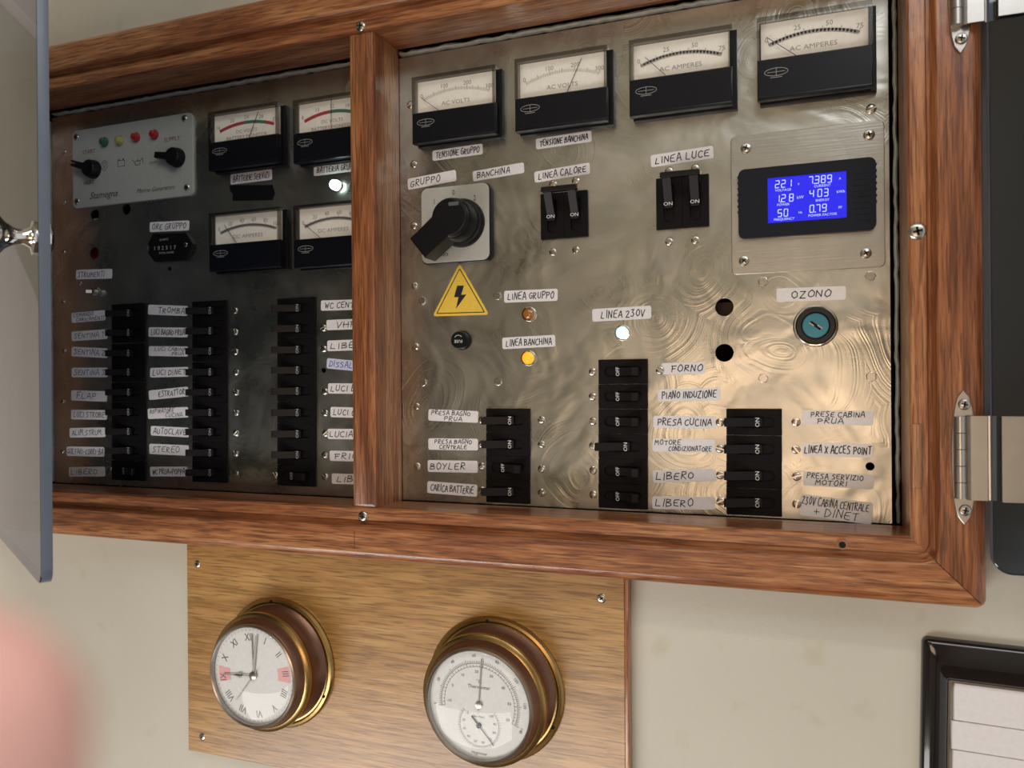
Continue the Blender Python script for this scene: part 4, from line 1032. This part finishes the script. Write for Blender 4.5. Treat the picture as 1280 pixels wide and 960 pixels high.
tm = instrument(596.5, 883, 'brass thermometer and hygrometer dial, right of the clock on the oak board', 'thermometer', 'thermometer')
b = MB()
for i in range(81):
    a = radians(188-210*i/80-0); L0 = .0030 if i % 10 == 0 else .0018
    b.ribbon([(.0295*cos(a), .0295*sin(a)), ((.0295+L0)*cos(a), (.0295+L0)*sin(a))], .00028, hd)
    if i % 2 == 0: b.ribbon([(.0270*cos(a), .0270*sin(a)), ((.0270+L0*.8)*cos(a), (.0270+L0*.8)*sin(a))], .00025, hd)
for rr in (.0272, .0295): b.ribbon([(rr*cos(radians(188-210*i/40)), rr*sin(radians(188-210*i/40))) for i in range(41)], .00022, hd)
for i, s_ in enumerate(['0', '20', '40', '60', '80', '100', '120', '140']):
    a = radians(186-210*i/7); b.text(s_, .0030, .0350*cos(a), .0350*sin(a), hd, a-pi/2)
for i, s_ in enumerate(['-10', '0', '10', '20', '30', '40', '50', '60']):
    a = radians(180-200*i/7); b.text(s_, .0030, .0235*cos(a), .0235*sin(a), hd)
b.text('°C', .0038, 0, .0165, hd); b.text('Thermostar', .0036, 0, .0125, hd)
cy = -.0150
for i in range(41):
    a = radians(140+260*i/40); b.ribbon([(.0150*cos(a), cy+.0150*sin(a)), (.0166*cos(a), cy+.0166*sin(a))], .00028, hd)
b.ribbon([(.0150*cos(radians(140+260*i/40)), cy+.0150*sin(radians(140+260*i/40))) for i in range(41)], .00022, hd)
for i, s_ in enumerate(['10', '20', '30', '40', '50', '60', '70', '80', '90', '100']):
    a = radians(140+260*i/9); b.text(s_, .0026, .0122*cos(a), cy+.0122*sin(a), hd)
b.text('Rel. Hum.', .0022, 0, cy+.0062, hd); b.text('Hygrostar', .0030, 0, -.0350, hd)
flat(b, 'dial_lettering', 'ink_g', tm)
hand_bar(tm, 85.5, .0335, .0009, .0332, 'print', 'needle', .004)
b = MB(); b.lathe([(.0026, .0325), (.0026, .0340), (0, .0345)], n=20); part(b, 'hub', 'rim', tm)
b = MB(); a = radians(-48); b.bar((-.0085*cos(a), cy-.0085*sin(a)), (-.0*cos(a), cy), .0011, .0331, .0333); b.bar((0, cy), (.0170*cos(a), cy+.0170*sin(a)), .0005, .0331, .0333)
b.lathe([(.0019, .0325), (.0019, .0336), (0, .0339)], 0, cy, 16); part(b, 'humidity_needle', 'ink', tm)

# ================================================================== HINGES AND ACRYLIC DOORS
def hinge(name, u, v, label, mirror=1):
    t_ = thing(name, label, 'hinge', u, v, .05, 'steel door hinges')
    s = mirror
    hl = .0400                                             # half length of the leaf
    pts = []
    for k in range(-10, 11):
        f = k/10; pts.append((.0066*(1-abs(f)**2.4)**.5, f*hl))
    for k in range(10, -11, -1):
        f = k/10; pts.append((-.0062*(1-abs(f)**2.4)**.5, f*hl))
    out = []
    for p in pts:
        if not out or hypot(p[0]-out[-1][0], p[1]-out[-1][1]) > 1e-5: out.append(p)
    if hypot(out[0][0]-out[-1][0], out[0][1]-out[-1][1]) < 1e-5: out.pop()
    b = MB(); b.prism([(s*x+s*.001, y) for x, y in out], 0, .0016, .0004); part(b, 'frame_leaf', 'hinge', t_)
    for y in (-.0315, .0315): link('screw', HS, t_, (s*.0016, -.0016, y), .5)
    for k in range(5):
        y0 = -.0245+k*.0098
        b = MB()
        n = 14
        ra = [b.v(-s*.0012+.0032*cos(2*pi*i/n), y0+.0002, .0040+.0032*sin(2*pi*i/n)) for i in range(n)]
        rb = [b.v(-s*.0012+.0032*cos(2*pi*i/n), y0+.0096, .0040+.0032*sin(2*pi*i/n)) for i in range(n)]
        for i in range(n): b.face([ra[i], ra[(i+1) % n], rb[(i+1) % n], rb[i]])
        b.face(ra); b.face(rb); part(b, 'knuckle', 'hinge', t_)
    return t_
HS = phillips(.0034, h=.0016)
def arm(t_, s):
    P = [(.002, .0040), (.004, .0066), (.0125, .0066), (.0135, .0040), (.0175, .0044), (.0190, .0102), (.0550, .0102), (.0550, .0088), (.0202, .0088), (.0190, .0030), (.0122, .0022), (.0110, .0052), (.004, .0052)]
    b = MB(); b.side([(s*u, h) for u, h in P], -.0248, .0248); part(b, 'door_arm', 'hinge', t_)
    for y in (-.0150, .0150): link('screw', HS, t_, (s*.0395, -.0102, y), .9)
u, v = at(1203, 572, .054); hg = hinge('door_hinge', u, v, 'polished steel hinge on the lower right of the frame'); arm(hg, 1)
u2, vtop = at(1197, 66, .054); hg2 = clone(hg, u, vtop+.0405, .05, 0, 'polished steel hinge cut off by the top edge of the picture', 'steel door hinges')
# right leaf, swung fully open
dr = thing('acrylic_door', 'smoked acrylic door with rounded corners swung open at the right edge', 'door', .318, .1, .0515)
b = MB(); b.rbox(0, .37, -.213, .21, 0, .0060, .010, .0006, 6); bm = b
me = b.data('pane', ['acrylic', 'acryl_edge'], 35)
for p_ in me.polygons:
    if abs(p_.normal.y) < .5: p_.material_index = 1
link('pane', me, dr)
# left leaf, half open and seen almost edge on
Hh = Vector((-.523, -.0560)); ang = radians(-30.2); LW = .385
dl = thing('acrylic_door', 'smoked acrylic door at the left edge, seen almost edge on as a blue strip', 'door', Hh.x, .1, -Hh.y)
dl.rotation_euler = (0, 0, ang)
b = MB(); b.rbox(0, LW, -.213, .21, 0, .0060, .010, .0006, 6)
me = b.data('pane', ['acrylic', 'acryl_edge'], 35)
for p_ in me.polygons:
    if abs(p_.normal.y) < .5: p_.material_index = 1
link('pane', me, dl)

b = MB(); b.lathe([(.0098, .0060), (.0098, .0072), (.0060, .0082), (.0046, .0110), (.0048, .0160), (.0075, .0205), (.0118, .0240), (.0138, .0285), (.0128, .0330), (.0080, .0362), (0, .0370)], LW-.0125, -.0130, 40)
kn = part(b, 'door_knob', 'chrome', dl)
b = MB(); b.lathe([(.0098, 0), (.0098, -.0012), (.006, -.003), (0, -.003)], LW-.0125, -.0130, 30); part(b, 'knob_back_nut', 'chrome', dl)
for k, zz in ((0, at(1203, 572, .054)[1]), (1, vtop+.0405)):
    h_ = hinge('door_hinge', -.526, zz, 'polished steel hinge at the left picture edge, %s of two' % ('lower' if k == 0 else 'upper'), -1)
    b = MB(); b.rbox(.006, .046, -.0248, .0248, .0061, .0076, .002, .0003); b.box(-.002, .008, -.0248, .0248, .0045, .0076, .0004)
    o = part(b, 'door_arm', 'hinge', h_); o.location = (Hh.x+.526, -.006, 0); o.rotation_euler = (0, 0, ang)

# ================================================================== BLACK FRAMED SWITCH UNIT, LOWER RIGHT
u, v = at(1153.8, 798, .027)
vf = thing('black_framed_unit', 'glossy black frame around white louvres at the lower right corner of the picture', 'vent', u, v, .02, rot=radians(1.3))
W_, H_ = .170, .130; bl, bt = .0152, .0250
O_ = [(0, -H_), (W_, -H_), (W_, 0), (0, 0)]; cc = (W_/2, -H_/2)
def ringset(ins, r, n=5): return rrect(ins, W_-ins, -H_+ins, -ins, r, n)
def opening(k, r, n=5): return rrect(bl-k, W_-bl+k, -H_+bl-k, -bt+k, r, n)
rings = [(ringset(0, .004), 0), (ringset(0, .004), .0045), (ringset(.0008, .0035), .0062), (ringset(.0030, .003), .0074), (None, .0080), (opening(.0035, .002), .0076), (opening(.001, .0014), .0058), (opening(0, .0012), .0040), (opening(0, .0012), -.002)]
mid = [((a[0]+c[0])/2, (a[1]+c[1])/2) for a, c in zip(ringset(.003, .003), opening(.0035, .002))]
b = MB(); prev = None
for pts, h_ in rings:
    pts = pts or mid; cur = [b.v(p[0], p[1], h_) for p in pts]
    if prev:
        for i in range(len(cur)): b.face([prev[i], prev[(i+1) % len(cur)], cur[(i+1) % len(cur)], cur[i]])
    prev = cur
part(b, 'black_bezel', 'black_g', vf, smooth=60)
b = MB(); b.ringplate(opening(.0002, .001), opening(-.0011, .0008), .0020, .0050); part(b, 'inner_chrome_line', 'rim', vf)
b = MB(); b.box(bl-.001, W_-bl+.001, -H_+bl, -bt, -.004, -.003); part(b, 'backing', 'void', vf)
y = -bt-.0022
for k in range(4):
    b = MB(); hS = (.0240, .0185, .0215, .0190)[k]
    x0 = bl+(.0030, .0018, .0030, .002)[k]
    b.side([(0, 0)]*0 or [(x0, -.002), (W_-bl-.003, -.002), (W_-bl-.003, .0030), (x0+.0008, .0030), (x0, .0022)], y-hS+.0009, y)
    part(b, 'slat', 'plug', vf, smooth=20); y -= hS

# ================================================================== OUT-OF-FOCUS HAND AT THE LENS
def cw(x, y, z): return CAM+RGT*x+UPV*y+FWD*z
T0 = Vector((-.0216, -.0066, .0265))
def skinned(name, chain, edges, radii, mat, parent):
    me = bpy.data.meshes.new(name); me.from_pydata([tuple(cw(*(T0+Vector(p)))) for p in chain], edges, []); me.materials.append(M[mat])
    o = bpy.data.objects.new(name, me); COL.objects.link(o)
    md = o.modifiers.new('skin', 'SKIN'); md.use_smooth_shade = True
    for i, r in enumerate(radii): me.skin_vertices[0].data[i].radius = (r, r)
    me.skin_vertices[0].data[len(chain)-1].use_root = True
    o.modifiers.new('s', 'SUBSURF').levels = 2; o.modifiers['s'].render_levels = 2
    if parent: o.parent = parent
    return o
ch = []; ed = []; ra = []
def add(p, r, link_to=None):
    ch.append(p); ra.append(r)
    if link_to is not None: ed.append((link_to, len(ch)-1))
    return len(ch)-1
palm = add((-.040, -.104, -.040), .017); wrist = add((-.055, -.160, -.062), .021, palm); fore = add((-.070, -.230, -.085), .026, wrist)
def finger(kn, pts, rs_):
    i = add(kn, rs_[0]+.0015, palm)
    for p, r in zip(pts, rs_): i = add(p, r, i)
finger((-.016, -.078, -.026), [(-.009, -.050, -.016), (-.004, -.025, -.007), (-.001, -.008, -.001), (0, .0, .0)], [.0092, .0088, .0086, .0078])
finger((-.034, -.074, -.034), [(-.036, -.046, -.018), (-.040, -.040, -.000), (-.043, -.052, .008)], [.0086, .0080, .0070])
finger((-.052, -.076, -.044), [(-.056, -.052, -.030), (-.060, -.046, -.012), (-.062, -.058, -.004)], [.0082, .0076, .0066])
finger((-.068, -.084, -.052), [(-.074, -.066, -.042), (-.078, -.062, -.026), (-.080, -.072, -.018)], [.0072, .0066, .0058])
finger((-.018, -.118, -.036), [(-.006, -.100, -.020), (-.006, -.080, -.008), (-.012, -.066, -.002)], [.0105, .0092, .0080])
for k in range(len(ch)):
    pass
# the root vertex has to come last
order = list(range(1, len(ch)))+[0]; inv = {o_: i for i, o_ in enumerate(order)}
hd_ = skinned('hand', [ch[i] for i in order], [(inv[a], inv[c]) for a, c in ed], [ra[i] for i in order], 'skin', None)
tag(hd_, 'blurred pink fingertip of the photographer at the lower left edge', 'hand')

# cream padding on the bulkhead left of the frame, seen mirrored in the open door
b = MB(); b.rbox(-.40, .40, -.20, .20, 0, .014, .01, .003); o = part(b, 'padded_panel', 'tape_c', None, (-1.02, -.02, .64)); tag(o, 'pale padded panel mirrored at the top of the left acrylic door', 'panel')
b = MB(); b.prism([(-.22, -.5), (.06, -.5), (.06, .20), (.03, .22), (-.04, .20), (-.11, .14), (-.18, .05), (-.22, -.10)], 0, .014, .003); o = part(b, 'curved_panel', 'tape_c', None, (-.62, -.02, -.02)); tag(o, 'pale curved panel mirrored low in the left acrylic door', 'panel')
